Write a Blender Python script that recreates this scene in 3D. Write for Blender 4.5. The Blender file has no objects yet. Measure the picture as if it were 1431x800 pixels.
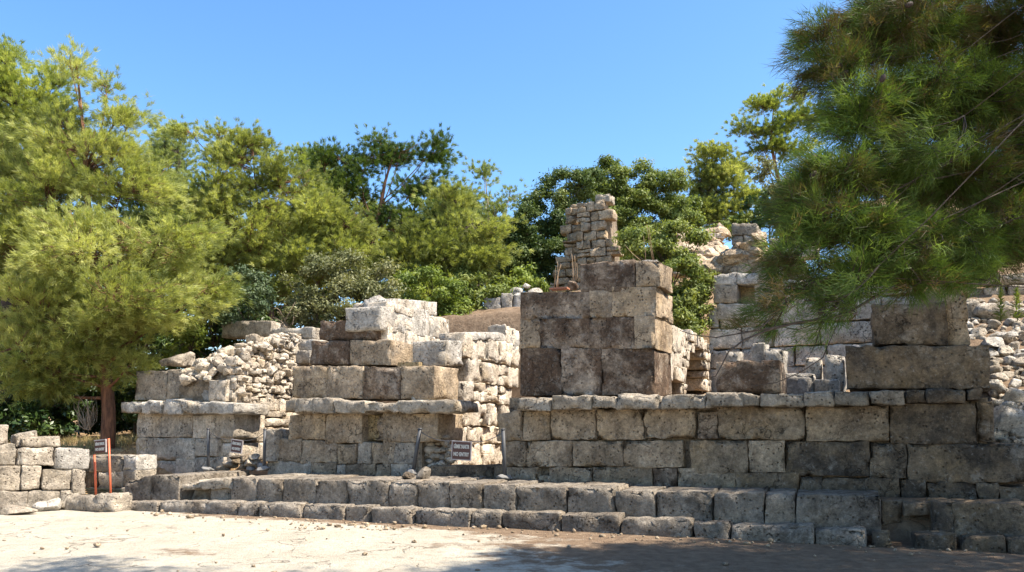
import bpy, bmesh, math, random
import numpy as np
from mathutils import Vector

R = math.radians
rng = np.random.default_rng(7)
random.seed(7)
SC = bpy.context.scene
COL = SC.collection

# ------------------------------------------------------------------ camera, sky, sun, exposure
PW, PH, FPX = 1431.0, 800.0, 1113.0
PITCH = R(5.0)
HORIZON = 600.0
SHIFT = (HORIZON - 400.0 - FPX * math.tan(PITCH)) / PW
EYE = np.array([0.0, 0.0, 1.6])

cam_d = bpy.data.cameras.new('camera')
cam = bpy.data.objects.new('camera', cam_d)
COL.objects.link(cam)
cam.location = EYE
cam.rotation_euler = (R(90) + PITCH, 0, 0)
cam_d.sensor_width = 36.0
cam_d.lens = FPX / PW * 36.0
cam_d.shift_y = SHIFT
cam_d.clip_end = 1500
cam_d.clip_start = 0.1
SC.camera = cam

TX, TY = math.cos(R(21.4)), -math.sin(R(21.4))       # along the facade, to the right
T = np.array([TX, TY, 0.0]); N = np.array([-TY, TX, 0.0])  # N: inwards, away from the viewer
P0 = np.array([-7.36, 15.9, 0.0])

SUN_EL = R(56)
GRAZE = -0.05
hs = T * math.sqrt(1 - GRAZE**2) - N * GRAZE
SUN_AZ = math.atan2(hs[0], hs[1])                     # from +Y clockwise
sdir = Vector((hs[0] * math.cos(SUN_EL), hs[1] * math.cos(SUN_EL), math.sin(SUN_EL)))
sun_d = bpy.data.lights.new('sun', 'SUN')
sun_d.energy = 5.0
sun_d.angle = R(0.55)
sun_d.color = (1.0, 0.93, 0.82)
sun = bpy.data.objects.new('sun', sun_d)
COL.objects.link(sun)
sun.rotation_euler = (-sdir).to_track_quat('-Z', 'Y').to_euler()
sun.location = (20, -10, 30)

W = bpy.data.worlds.new('World'); SC.world = W; W.use_nodes = True
wn = W.node_tree
bg = wn.nodes['Background']
sky = wn.nodes.new('ShaderNodeTexSky')
sky.sky_type = 'NISHITA'; sky.sun_disc = False
sky.sun_elevation = SUN_EL; sky.sun_rotation = SUN_AZ
sky.air_density = 1.0; sky.dust_density = .85; sky.ozone_density = 2.2; sky.altitude = 0
hsv_ = wn.nodes.new('ShaderNodeHueSaturation'); hsv_.inputs['Saturation'].default_value = 1.22; hsv_.inputs['Hue'].default_value = .499
wn.links.new(sky.outputs[0], hsv_.inputs['Color']); wn.links.new(hsv_.outputs[0], bg.inputs[0])
bg.inputs[1].default_value = 0.13
SC.view_settings.view_transform = 'Standard'
SC.view_settings.look = 'None'
SC.view_settings.gamma = 1.0
SC.view_settings.exposure = 1.27
SC.cycles.max_bounces = 6
SC.cycles.diffuse_bounces = 3
SC.cycles.transparent_max_bounces = 4

# ------------------------------------------------------------------ pixel -> world helpers
def ray(px, py):
    s = SHIFT * PW
    x, y, z = (px - 715.5), FPX, -(py - (400 + s))
    c, sn = math.cos(PITCH), math.sin(PITCH)
    return np.array([x, y * c - z * sn, y * sn + z * c])

def at_depth(px, py, d):
    r = ray(px, py)
    return EYE + r * (d / r[1])

def at_ground(px, py, z=0.0):
    r = ray(px, py)
    return EYE + r * ((z - EYE[2]) / r[2])

class Plane:
    """vertical plane through O along the unit axis A; a runs along A, outward normal is to the right of A"""
    def __init__(s, O, A):
        s.O = np.array(O, float); s.A = np.array(A, float); s.out = np.array([A[1], -A[0], 0.0])
    def hit(s, px, py):
        r = ray(px, py)
        k = np.dot(s.O - EYE, s.out) / np.dot(r, s.out)
        p = EYE + r * k
        return float(np.dot(p - s.O, s.A)), float(p[2])
    def pt(s, a, z, inward=0.0):
        p = s.O + s.A * a - s.out * inward
        return np.array([p[0], p[1], z])

SKEW = math.atan(1.05 / 13)        # the podium is not quite parallel to the bench: the tread narrows to the right
TP = T * math.cos(SKEW) - N * math.sin(SKEW)
def front(v):
    if v > 1.16: return Plane(P0 + N * (v + 1.0), TP)
    return Plane(P0 + N * v, T)
def tread(u): return np.clip(1.0 - 1.05 * np.asarray(u, float) / 13, -.15, 1.0)
def side_at(px, v):
    """plane facing right that starts where pixel column px meets the facade plane v"""
    a, z = front(v).hit(px, 600)
    return Plane(front(v).pt(a, 0), N)

def sstep(a, b, x):
    t = np.clip((x - a) / (b - a), 0, 1)
    return t * t * (3 - 2 * t)

# ------------------------------------------------------------------ noise
def _hash(ix, iy, iz):
    h = (ix * 374761393 + iy * 668265263 + iz * 2147483647) & 0xFFFFFFFF
    h = ((h ^ (h >> 13)) * 1274126177) & 0xFFFFFFFF
    h = h ^ (h >> 16)
    return (h & 0xFFFF) / 32767.5 - 1.0
def vnoise(p):
    p = np.asarray(p, float)
    i = np.floor(p).astype(np.int64); f = p - i
    f = f * f * (3 - 2 * f)
    out = 0
    for dx in (0, 1):
        wx = f[:, 0] if dx else 1 - f[:, 0]
        for dy in (0, 1):
            wy = f[:, 1] if dy else 1 - f[:, 1]
            for dz in (0, 1):
                wz = f[:, 2] if dz else 1 - f[:, 2]
                out = out + wx * wy * wz * _hash(i[:, 0] + dx, i[:, 1] + dy, i[:, 2] + dz)
    return out
def fbm(p, o=3):
    p = np.asarray(p, float); r = 0; a = 1.0; s = 0
    for k in range(o):
        r = r + a * vnoise(p * 2.03**k + 17.3 * k); s += a; a *= 0.5
    return r / s

# ------------------------------------------------------------------ linking
WLOC = {}
def thing(name, label, cat, loc, group=None, kind=None):
    o = bpy.data.objects.new(name, None)
    o.empty_display_size = 0.2
    COL.objects.link(o)
    o.location = loc
    WLOC[o.name] = np.array(loc, float)
    o['label'] = label; o['category'] = cat
    if group: o['group'] = group
    if kind: o['kind'] = kind
    return o

def mesh_obj(name, verts, faces, mat, parent=None, smooth=True, origin='base', tint=None):
    verts = np.asarray(verts, np.float32)
    mn, mx = verts.min(0), verts.max(0)
    if origin == 'base':
        org = np.array([(mn[0] + mx[0]) / 2, (mn[1] + mx[1]) / 2, mn[2]], float)
    elif origin is None:
        org = np.zeros(3)
    else:
        org = np.array(origin, float)
    me = bpy.data.meshes.new(name)
    v = verts - org
    if isinstance(faces, np.ndarray):
        nf, k = faces.shape
        me.vertices.add(len(v)); me.vertices.foreach_set('co', np.ascontiguousarray(v, np.float32).ravel())
        me.loops.add(nf * k); me.loops.foreach_set('vertex_index', np.ascontiguousarray(faces, np.int32).ravel())
        me.polygons.add(nf)
        me.polygons.foreach_set('loop_start', np.arange(0, nf * k, k, dtype=np.int32))
        me.polygons.foreach_set('loop_total', np.full(nf, k, np.int32))
        me.update(calc_edges=True)
    else:
        me.from_pydata([tuple(map(float, q)) for q in v], [], [tuple(map(int, f)) for f in faces])
    if tint is not None:
        at = me.attributes.new('tint', 'FLOAT', 'POINT')
        at.data.foreach_set('value', np.ascontiguousarray(tint, np.float32))
    if smooth:
        me.polygons.foreach_set('use_smooth', np.ones(len(me.polygons), bool))
    me.materials.append(mat)
    me.validate()
    o = bpy.data.objects.new(name, me)
    COL.objects.link(o)
    WLOC[o.name] = org
    if parent is not None:
        o.parent = parent
        o.location = org - WLOC[parent.name]
    else:
        o.location = org
    return o

def tag(o, label, cat, group=None):
    o['label'] = label; o['category'] = cat
    if group: o['group'] = group
    return o
def structure(o, kind='structure'):
    o['kind'] = kind
    return o

class MB:
    def __init__(s): s.v = []; s.f = []; s.n = 0; s.t = []
    def add(s, v, f, tint=None):
        v = np.asarray(v, float)
        s.v.append(v); s.f += [tuple(i + s.n for i in q) for q in f]
        s.t.append(np.full(len(v), 0.5 if tint is None else tint))
        s.n += len(v)
    def build(s, name, mat, parent=None, smooth=True):
        return mesh_obj(name, np.concatenate(s.v), s.f, mat, parent, smooth, tint=np.concatenate(s.t))

# ------------------------------------------------------------------ rough stone block
_topo = {}
def box_topo(nx, ny, nz):
    k = (nx, ny, nz)
    if k in _topo: return _topo[k]
    idx = {}; pts = []; faces = []
    def vid(i, j, l):
        q = (i, j, l)
        if q not in idx:
            idx[q] = len(pts); pts.append(q)
        return idx[q]
    for l, fl in ((0, True), (nz, False)):
        for i in range(nx):
            for j in range(ny):
                q = [vid(i, j, l), vid(i + 1, j, l), vid(i + 1, j + 1, l), vid(i, j + 1, l)]
                faces.append(q[::-1] if fl else q)
    for j, fl in ((0, False), (ny, True)):
        for i in range(nx):
            for l in range(nz):
                q = [vid(i, j, l), vid(i + 1, j, l), vid(i + 1, j, l + 1), vid(i, j, l + 1)]
                faces.append(q[::-1] if fl else q)
    for i, fl in ((0, True), (nx, False)):
        for j in range(ny):
            for l in range(nz):
                q = [vid(i, j, l), vid(i, j + 1, l), vid(i, j + 1, l + 1), vid(i, j, l + 1)]
                faces.append(q[::-1] if fl else q)
    _topo[k] = (np.array(pts), faces)
    return _topo[k]

def rblock(c8, r=0.035, amp=0.012, chip=0.05, seg=0.085, mx=20):
    """c8: 8 corners, order (x,y,z) bits -> index x+2y+4z; x along, y up, z inwards. Returns verts, faces."""
    c = np.array(c8, float).reshape(2, 2, 2, 3)           # [z][y][x]
    Lx = max(np.linalg.norm(c[0, 0, 1] - c[0, 0, 0]), 0.03)
    Ly = max(np.linalg.norm(c[0, 1, 0] - c[0, 0, 0]), 0.03)
    Lz = max(np.linalg.norm(c[1, 0, 0] - c[0, 0, 0]), 0.03)
    L = np.array([Lx, Ly, Lz])
    r = min(r * .5, L.min() * 0.25); re_ = max(r * 2.6, .055)
    def coords(l, cap):
        n = int(np.clip(round((l - 2 * r) / seg), 1, cap))
        mid = np.linspace(r * 1.15, l - r * 1.15, n + 1)
        return np.concatenate([[0, r * 0.45], mid, [l - r * 0.45, l]])
    gx, gy, gz = coords(Lx, mx), coords(Ly, mx), coords(Lz, 5)
    ip, faces = box_topo(len(gx) - 1, len(gy) - 1, len(gz) - 1)
    p = np.stack([gx[ip[:, 0]], gy[ip[:, 1]], gz[ip[:, 2]]], 1)
    inner = np.clip(p, r, L - r)
    d = p - inner
    ln = np.linalg.norm(d, axis=1, keepdims=True)
    nrm = d / np.maximum(ln, 1e-6)
    q = inner + nrm * r
    dist = np.minimum(p, L - p) / re_
    srt = np.sort(dist, axis=1)
    edge = np.clip(1 - srt[:, 1], 0, 1)
    off = rng.uniform(0, 100, 3)
    n1 = fbm(q * 3.2 + off, 2); n2 = fbm(q * 11 + off, 2); n3 = fbm(q * 6.5 + off + 31, 3)
    # each block is also a little askew
    q = q + nrm * (amp * 1.5 * n1 + amp * 1.5 * n2)[:, None]
    q = q - nrm * (edge * chip * np.clip(n3 + 0.05, 0, 1) * 1.6)[:, None]
    u = q / L
    x, y, z = u[:, 0:1], u[:, 1:2], u[:, 2:3]
    w = 0
    for k in (0, 1):
        for j in (0, 1):
            for i in (0, 1):
                w = w + (x if i else 1 - x) * (y if j else 1 - y) * (z if k else 1 - z) * c[k, j, i]
    return w, faces

def quad_block(pl, quad, depth, gap=0.004, skew=0.0, yaw=0.0, **kw):
    """quad: (a,z) x4 bl, br, tr, tl on plane pl"""
    q = np.array(quad, float)
    cen = q.mean(0)
    ext = q - cen
    sgn = np.sign(ext)
    q = q - sgn * gap + rng.uniform(-skew, skew, (4, 2))
    bl, br, tr, tl = q
    y0 = rng.uniform(-yaw, yaw); y1 = rng.uniform(-yaw, yaw)
    c8 = []
    for inw in (0, 1):
        for (a, z), yy in ((bl, y0), (br, y1), (tl, y0), (tr, y1)):
            c8.append(pl.pt(a, z, yy + inw * depth))
    return rblock(c8, **kw)

def px_block(pl, x0, y0, x1, y1, depth, drop=0.0, **kw):
    if isinstance(y0, (int, float)): ya = yb = y0
    else: ya, yb = y0
    if isinstance(y1, (int, float)): yc = yd = y1
    else: yc, yd = y1
    tl = pl.hit(x0, ya); tr = pl.hit(x1, yb); bl = pl.hit(x0, yc); br = pl.hit(x1, yd)
    # keep vertical joints vertical
    al = (tl[0] + bl[0]) / 2; ar = (tr[0] + br[0]) / 2
    return quad_block(pl, [(al, bl[1] - drop), (ar, br[1] - drop), (ar, tr[1]), (al, tl[1])], depth, **kw)

_ico = {}
def ico(n):
    if n not in _ico:
        bm = bmesh.new(); bmesh.ops.create_icosphere(bm, subdivisions=n, radius=1)
        bm.verts.ensure_lookup_table()
        _ico[n] = (np.array([v.co[:] for v in bm.verts]), [tuple(v.index for v in f.verts) for f in bm.faces]); bm.free()
    return _ico[n]
def rock(cen, size, n=3, cuts=9, rough=0.05, rot=None):
    v, f = ico(n)
    v = v.copy()
    for _ in range(cuts + 4):
        d = rng.normal(size=3); d /= np.linalg.norm(d)
        h = rng.uniform(0.42, 0.82)
        s = v @ d
        v = v - np.outer(np.clip(s - h, 0, None), d)
    v = v * (1 + rough * fbm(v * 2.5 + rng.uniform(0, 50, 3), 3))[:, None]
    v = v * np.array(size) * 1.15
    a = rng.uniform(0, 6.28) if rot is None else rot
    ca, sa = math.cos(a), math.sin(a)
    tl = rng.uniform(-0.35, 0.35) if rot is None else 0
    ct, st = math.cos(tl), math.sin(tl)
    v = v @ np.array([[1, 0, 0], [0, ct, st], [0, -st, ct]]) @ np.array([[ca, sa, 0], [-sa, ca, 0], [0, 0, 1]])
    return v + np.array(cen), f

def tube(pts, rad, n=6):
    pts = np.array(pts, float); rad = np.broadcast_to(np.array(rad, float), (len(pts),))
    v = []; f = []
    for i in range(len(pts)):
        d = pts[min(i + 1, len(pts) - 1)] - pts[max(i - 1, 0)]
        d = d / max(np.linalg.norm(d), 1e-9)
        a = np.cross(d, [0.31, 0.17, 0.93] if abs(d[2]) < 0.9 else [1, 0.2, 0]); a /= np.linalg.norm(a)
        b = np.cross(d, a)
        for k in range(n):
            t = 2 * math.pi * k / n
            v.append(pts[i] + rad[i] * (a * math.cos(t) + b * math.sin(t)))
    for i in range(len(pts) - 1):
        for k in range(n):
            k2 = (k + 1) % n
            f.append((i * n + k, i * n + k2, (i + 1) * n + k2, (i + 1) * n + k))
    f.append(tuple(range(n - 1, -1, -1)))
    f.append(tuple((len(pts) - 1) * n + k for k in range(n)))
    return np.array(v), f

def obox(cen, A, size, Z=(0, 0, 1)):
    """oriented box: A right axis, Z up axis, size (w, thick, h)"""
    A = np.array(A, float); Z = np.array(Z, float); Y = np.cross(Z, A)
    v = []
    for k in (-.5, .5):
        for j in (-.5, .5):
            for i in (-.5, .5):
                v.append(np.array(cen) + A * i * size[0] + Y * j * size[1] + Z * k * size[2])
    f = [(0, 2, 3, 1), (4, 5, 7, 6), (0, 1, 5, 4), (2, 6, 7, 3), (0, 4, 6, 2), (1, 3, 7, 5)]
    return np.array(v), f

# ------------------------------------------------------------------ materials
def newmat(name):
    m = bpy.data.materials.new(name); m.use_nodes = True
    nt = m.node_tree
    return m, nt, nt.nodes['Principled BSDF']
def nd(nt, t, **kw):
    n = nt.nodes.new(t)
    for k, v in kw.items(): setattr(n, k, v)
    return n
def ramp(nt, src, stops):
    r = nd(nt, 'ShaderNodeValToRGB')
    while len(r.color_ramp.elements) < len(stops): r.color_ramp.elements.new(0.5)
    for e, (p, c) in zip(r.color_ramp.elements, stops):
        e.position = p; e.color = (c, c, c, 1) if isinstance(c, (int, float)) else (*c, 1)
    nt.links.new(src, r.inputs[0])
    return r.outputs[0]
def noise(nt, vec, scale, detail=4, rough=0.6, dist=0.0):
    n = nd(nt, 'ShaderNodeTexNoise'); n.inputs['Scale'].default_value = scale
    n.inputs['Detail'].default_value = detail; n.inputs['Roughness'].default_value = rough
    n.inputs['Distortion'].default_value = dist
    nt.links.new(vec, n.inputs['Vector'])
    return n.outputs[0]
def mix(nt, fac, a, b, blend='MIX'):
    m = nd(nt, 'ShaderNodeMix', data_type='RGBA', blend_type=blend)
    for s, v in ((m.inputs[0], fac), (m.inputs[6], a), (m.inputs[7], b)):
        if isinstance(v, (int, float)): s.default_value = v
        elif isinstance(v, tuple): s.default_value = (*v, 1)
        else: nt.links.new(v, s)
    return m.outputs[2]
def math_(nt, op, a, b=None):
    m = nd(nt, 'ShaderNodeMath', operation=op)
    for s, v in ((m.inputs[0], a), (m.inputs[1], b)):
        if v is None: continue
        if isinstance(v, (int, float)): s.default_value = v
        else: nt.links.new(v, s)
    return m.outputs[0]

def stone_mat(name, ca, cb, ochre, stain, stain_amt, pit=0.5, lichen=0.35, bump=0.85):
    m, nt, b = newmat(name)
    pos0 = nd(nt, 'ShaderNodeNewGeometry').outputs['Position']
    rnd = nd(nt, 'ShaderNodeObjectInfo').outputs['Random']
    tint = nd(nt, 'ShaderNodeAttribute', attribute_name='tint').outputs['Fac']
    # every stone has its own grain
    sh_ = nd(nt, 'ShaderNodeVectorMath', operation='ADD'); nt.links.new(pos0, sh_.inputs[0])
    nt.links.new(math_(nt, 'ADD', math_(nt, 'MULTIPLY', rnd, 41.0), math_(nt, 'MULTIPLY', tint, 23.0)), sh_.inputs[1])
    pos = sh_.outputs[0]
    base = mix(nt, ramp(nt, noise(nt, pos, 1.7, 5, .65), [(.36, 0), (.64, 1)]), ca, cb)
    base = mix(nt, math_(nt, 'MULTIPLY', ramp(nt, noise(nt, pos, 0.9, 4, .6, .4), [(.5, 0), (.68, 1)]), .75), base, ochre)
    # mottling
    base = mix(nt, ramp(nt, noise(nt, pos, 9, 6, .72), [(.35, .6), (.6, 0)]), base, mix(nt, .5, stain, ca))
    # weather stains in big patches, with ragged edges
    st = ramp(nt, noise(nt, pos, 1.25, 8, .72, .25), [(.62 - .22 * stain_amt, 0), (.74 - .22 * stain_amt, 1)])
    base = mix(nt, math_(nt, 'MULTIPLY', st, min(.86, .45 + .42 * stain_amt)), base, stain)
    # run-off streaks
    mp = nd(nt, 'ShaderNodeMapping'); mp.inputs['Scale'].default_value = (1, 1, .22); nt.links.new(pos, mp.inputs[0])
    sk = ramp(nt, noise(nt, mp.outputs[0], 4.5, 5, .65), [(.55, 0), (.72, 1)])
    base = mix(nt, math_(nt, 'MULTIPLY', sk, .25 + .4 * stain_amt), base, stain)
    # pale scoured patches
    pw = ramp(nt, noise(nt, pos, 3.1, 7, .75, .3), [(.55, 0), (.66, 1)])
    base = mix(nt, math_(nt, 'MULTIPLY', pw, .38), base, (.52, .465, .385))
    # lichen specks
    li = ramp(nt, noise(nt, pos, 28, 4, .7), [(.57, 0), (.66, 1)])
    li2 = ramp(nt, noise(nt, pos, 2.6, 3, .6), [(.45, 0), (.6, 1)])
    base = mix(nt, math_(nt, 'MULTIPLY', math_(nt, 'MULTIPLY', li, li2), lichen), base, (.11, .10, .085))
    li3 = ramp(nt, noise(nt, pos, 17, 4, .7), [(.6, 0), (.68, 1)])
    base = mix(nt, math_(nt, 'MULTIPLY', li3, .35), base, (.56, .53, .47))
    # pits
    vo = nd(nt, 'ShaderNodeTexVoronoi'); vo.inputs['Scale'].default_value = 15
    nt.links.new(pos, vo.inputs['Vector'])
    pt = ramp(nt, vo.outputs['Distance'], [(.12, 1), (.30, 0)])
    pm = ramp(nt, noise(nt, pos, 4.2, 4, .65), [(.47, 0), (.56, 1)])
    pits = math_(nt, 'MULTIPLY', pt, pm)
    base = mix(nt, math_(nt, 'MULTIPLY', pits, min(1, pit * 1.6)), base, (.09, .065, .042))
    cv = nd(nt, 'ShaderNodeTexVoronoi', feature='DISTANCE_TO_EDGE'); cv.inputs['Scale'].default_value = 1.3
    cn = nd(nt, 'ShaderNodeTexNoise'); cn.inputs['Scale'].default_value = 3.0; cn.inputs['Detail'].default_value = 6
    nt.links.new(pos, cn.inputs['Vector'])
    ca_ = nd(nt, 'ShaderNodeVectorMath', operation='ADD'); nt.links.new(pos, ca_.inputs[0]); nt.links.new(cn.outputs['Color'], ca_.inputs[1])
    nt.links.new(ca_.outputs[0], cv.inputs['Vector'])
    ck = math_(nt, 'MULTIPLY', ramp(nt, cv.outputs['Distance'], [(0, 1), (.014, 0)]), ramp(nt, noise(nt, pos, 1.4, 3), [(.48, 0), (.56, 1)]))
    base = mix(nt, math_(nt, 'MULTIPLY', ck, .75), base, (.07, .05, .035))
    # grain and weathering contrast at several sizes
    for sc_, lo, hi in ((58, .8, 1.16), (21, .72, 1.22), (5.0, .66, 1.26), (1.6, .74, 1.22)):
        g = ramp(nt, noise(nt, pos, sc_, 5, .7), [(.34, lo * .5), (.66, hi * .5)])
        g2 = nd(nt, 'ShaderNodeVectorMath', operation='SCALE'); g2.inputs['Scale'].default_value = 2.0
        nt.links.new(g, g2.inputs[0])
        base = mix(nt, 1.0, base, g2.outputs[0], 'MULTIPLY')
    # per-block value
    hsv = nd(nt, 'ShaderNodeHueSaturation')
    nt.links.new(base, hsv.inputs['Color'])
    vv = math_(nt, 'ADD', math_(nt, 'MULTIPLY', rnd, .22), math_(nt, 'MULTIPLY', tint, .34))
    nt.links.new(math_(nt, 'ADD', vv, .72), hsv.inputs['Value'])
    nt.links.new(hsv.outputs[0], b.inputs['Base Color'])
    b.inputs['Roughness'].default_value = .93
    b.inputs['Specular IOR Level'].default_value = .18
    h = math_(nt, 'ADD', noise(nt, pos, 7, 8, .72), math_(nt, 'ADD', math_(nt, 'MULTIPLY', pits, -.7), math_(nt, 'MULTIPLY', ck, -.5)))
    h = math_(nt, 'ADD', h, math_(nt, 'MULTIPLY', noise(nt, pos, 45, 4, .7), .35))
    bp = nd(nt, 'ShaderNodeBump'); bp.inputs['Strength'].default_value = bump; bp.inputs['Distance'].default_value = .09
    nt.links.new(h, bp.inputs['Height']); nt.links.new(bp.outputs[0], b.inputs['Normal'])
    return m

M = {}
M['pale'] = stone_mat('pale_limestone', (.70, .60, .475), (.58, .48, .36), (.58, .42, .24), (.24, .19, .14), .25, .55, .3)
M['front'] = stone_mat('weathered_limestone', (.62, .475, .32), (.49, .365, .235), (.54, .375, .20), (.15, .105, .07), .5, .5, .45)
M['stain'] = stone_mat('brown_stained_limestone', (.60, .475, .35), (.48, .37, .265), (.47, .33, .205), (.11, .062, .036), 1.0, .45, .45)
M['dark'] = stone_mat('blackened_shaded_limestone', (.35, .26, .165), (.22, .16, .105), (.36, .24, .12), (.06, .052, .045), .7, .45, .6)  # black staining, with the right end's shade also put into the colour
M['grey'] = stone_mat('grey_limestone', (.58, .49, .375), (.46, .375, .28), (.37, .29, .19), (.20, .17, .14), .3, .5, .45)
M['step'] = stone_mat('worn_step_limestone', (.43, .365, .285), (.31, .255, .195), (.42, .315, .205), (.12, .09, .065), .55, .5, .5)
M['white'] = stone_mat('bleached_limestone', (.70, .635, .54), (.58, .515, .43), (.48, .36, .22), (.26, .22, .18), .15, .4, .35)
M['core'] = stone_mat('rubble_mortar', (.36, .28, .19), (.28, .21, .14), (.40, .27, .14), (.15, .11, .08), .4, .6, .3, .9)
M['ochre'] = stone_mat('ochre_masonry', (.48, .36, .19), (.40, .29, .15), (.48, .32, .13), (.22, .15, .08), .3, .5, .3, .8)

def ground_mat():
    m, nt, b = newmat('pale_rock_ground')
    pos = nd(nt, 'ShaderNodeNewGeometry').outputs['Position']
    att = nd(nt, 'ShaderNodeAttribute', attribute_name='soil').outputs['Fac']
    lit = nd(nt, 'ShaderNodeAttribute', attribute_name='litter').outputs['Fac']
    base = mix(nt, ramp(nt, noise(nt, pos, 1.1, 6, .65), [(.35, 0), (.65, 1)]), (.53, .475, .375), (.44, .385, .295))
    base = mix(nt, ramp(nt, noise(nt, pos, 7, 6, .75), [(.36, .5), (.52, 0)]), base, (.36, .30, .21))
    base = mix(nt, ramp(nt, noise(nt, pos, 40, 5, .75), [(.36, .4), (.52, 0)]), base, (.26, .205, .15))
    vo = nd(nt, 'ShaderNodeTexVoronoi', feature='DISTANCE_TO_EDGE'); vo.inputs['Scale'].default_value = .8
    wv = nd(nt, 'ShaderNodeVectorMath', operation='ADD'); nt.links.new(pos, wv.inputs[0])
    nn = nd(nt, 'ShaderNodeTexNoise'); nn.inputs['Scale'].default_value = 2.2; nn.inputs['Detail'].default_value = 5
    nt.links.new(pos, nn.inputs['Vector']); nt.links.new(nn.outputs['Color'], wv.inputs[1])
    nt.links.new(wv.outputs[0], vo.inputs['Vector'])
    cr = ramp(nt, vo.outputs['Distance'], [(.0, 1), (.022, 0)])
    cr = math_(nt, 'MULTIPLY', cr, ramp(nt, noise(nt, pos, .9, 3), [(.45, 0), (.55, 1)]))
    base = mix(nt, math_(nt, 'MULTIPLY', cr, .8), base, (.16, .125, .085))
    # soil
    soilc = mix(nt, ramp(nt, noise(nt, pos, 5, 6, .7), [(.35, 0), (.65, 1)]), (.16, .105, .066), (.27, .19, .122))
    sf = ramp(nt, math_(nt, 'ADD', att, math_(nt, 'MULTIPLY', math_(nt, 'SUBTRACT', noise(nt, pos, 2.2, 7, .7), .5), 1.3)), [(.4, 0), (.6, 1)])
    base = mix(nt, sf, base, soilc)
    litc = mix(nt, ramp(nt, noise(nt, pos, 11, 6, .75), [(.38, 0), (.62, 1)]), (.20, .12, .065), (.47, .32, .17))
    base = mix(nt, lit, base, litc)
    nt.links.new(base, b.inputs['Base Color'])
    b.inputs['Roughness'].default_value = .95; b.inputs['Specular IOR Level'].default_value = .15
    h = math_(nt, 'ADD', noise(nt, pos, 5, 9, .72), math_(nt, 'MULTIPLY', cr, -.3))
    h = math_(nt, 'ADD', h, math_(nt, 'MULTIPLY', noise(nt, pos, 38, 5, .7), .4))
    bp = nd(nt, 'ShaderNodeBump'); bp.inputs['Strength'].default_value = .9; bp.inputs['Distance'].default_value = .09
    nt.links.new(h, bp.inputs['Height']); nt.links.new(bp.outputs[0], b.inputs['Normal'])
    return m
M['ground'] = ground_mat()

def leaf_mat(name, c0, c1, c2, trans=.35, rough=.55, spec=.25):
    """c0..c2: foliage colours picked per tuft"""
    m, nt, b = newmat(name)
    tint = nd(nt, 'ShaderNodeAttribute', attribute_name='tint').outputs['Fac']
    col = ramp(nt, tint, [(0, c0), (.5, c1), (1, c2)])
    nt.links.new(col, b.inputs['Base Color'])
    b.inputs['Roughness'].default_value = rough; b.inputs['Specular IOR Level'].default_value = spec
    tr = nd(nt, 'ShaderNodeBsdfTranslucent')
    br = nd(nt, 'ShaderNodeMix', data_type='RGBA', blend_type='MULTIPLY'); br.inputs[0].default_value = 1
    nt.links.new(col, br.inputs[6]); br.inputs[7].default_value = (1.25, 1.25, .55, 1)
    nt.links.new(br.outputs[2], tr.inputs[0])
    ms = nd(nt, 'ShaderNodeMixShader'); ms.inputs[0].default_value = trans
    nt.links.new(b.outputs[0], ms.inputs[1]); nt.links.new(tr.outputs[0], ms.inputs[2])
    nt.links.new(ms.outputs[0], nt.nodes['Material Output'].inputs[0])
    return m
M['pine_y'] = leaf_mat('yellow_green_needles', (.15, .175, .05), (.335, .36, .105), (.53, .53, .22), .46)
M['pine_g'] = leaf_mat('green_needles', (.11, .15, .03), (.25, .295, .07), (.41, .435, .13), .45)
M['pine_dk'] = leaf_mat('dark_green_needles', (.04, .075, .016), (.085, .13, .027), (.20, .24, .06), .36)
M['pine_pale'] = leaf_mat('pale_grey_green_needles', (.15, .19, .065), (.25, .29, .11), (.34, .37, .16), .42)
M['pine_near'] = leaf_mat('deep_green_needles', (.13, .085, .04), (.075, .13, .026), (.20, .27, .06), .44)
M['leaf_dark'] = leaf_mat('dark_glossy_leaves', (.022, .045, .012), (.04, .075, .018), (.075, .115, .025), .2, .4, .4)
M['leaf_mid'] = leaf_mat('dusty_evergreen_leaves', (.05, .08, .022), (.095, .135, .035), (.18, .21, .06), .28)
M['leaf_g'] = leaf_mat('green_leaves', (.085, .115, .028), (.155, .195, .048), (.26, .285, .08), .36)
M['leaf_olive'] = leaf_mat('olive_leaves', (.10, .11, .045), (.17, .175, .075), (.26, .25, .12), .3)
M['leaf_y'] = leaf_mat('light_green_leaves', (.12, .165, .035), (.20, .255, .055), (.30, .345, .09), .4)
M['leaf_blue'] = leaf_mat('blue_green_leaves', (.045, .075, .03), (.085, .12, .055), (.13, .16, .08), .25)

def bark_mat(name, a, c):
    m, nt, b = newmat(name)
    pos = nd(nt, 'ShaderNodeNewGeometry').outputs['Position']
    mp = nd(nt, 'ShaderNodeMapping'); mp.inputs['Scale'].default_value = (1, 1, .25); nt.links.new(pos, mp.inputs[0])
    n_ = noise(nt, mp.outputs[0], 14, 6, .7)
    nt.links.new(ramp(nt, n_, [(.38, c), (.62, a)]), b.inputs['Base Color'])
    b.inputs['Roughness'].default_value = .95
    bp = nd(nt, 'ShaderNodeBump'); bp.inputs['Strength'].default_value = .9; bp.inputs['Distance'].default_value = .03
    nt.links.new(n_, bp.inputs['Height']); nt.links.new(bp.outputs[0], b.inputs['Normal'])
    return m
M['bark_red'] = bark_mat('red_pine_bark', (.26, .12, .065), (.10, .048, .03))
M['bark'] = bark_mat('grey_brown_bark', (.10, .07, .05), (.045, .032, .024))
M['bark_pale'] = bark_mat('pale_twig_bark', (.36, .28, .20), (.20, .15, .10))

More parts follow.
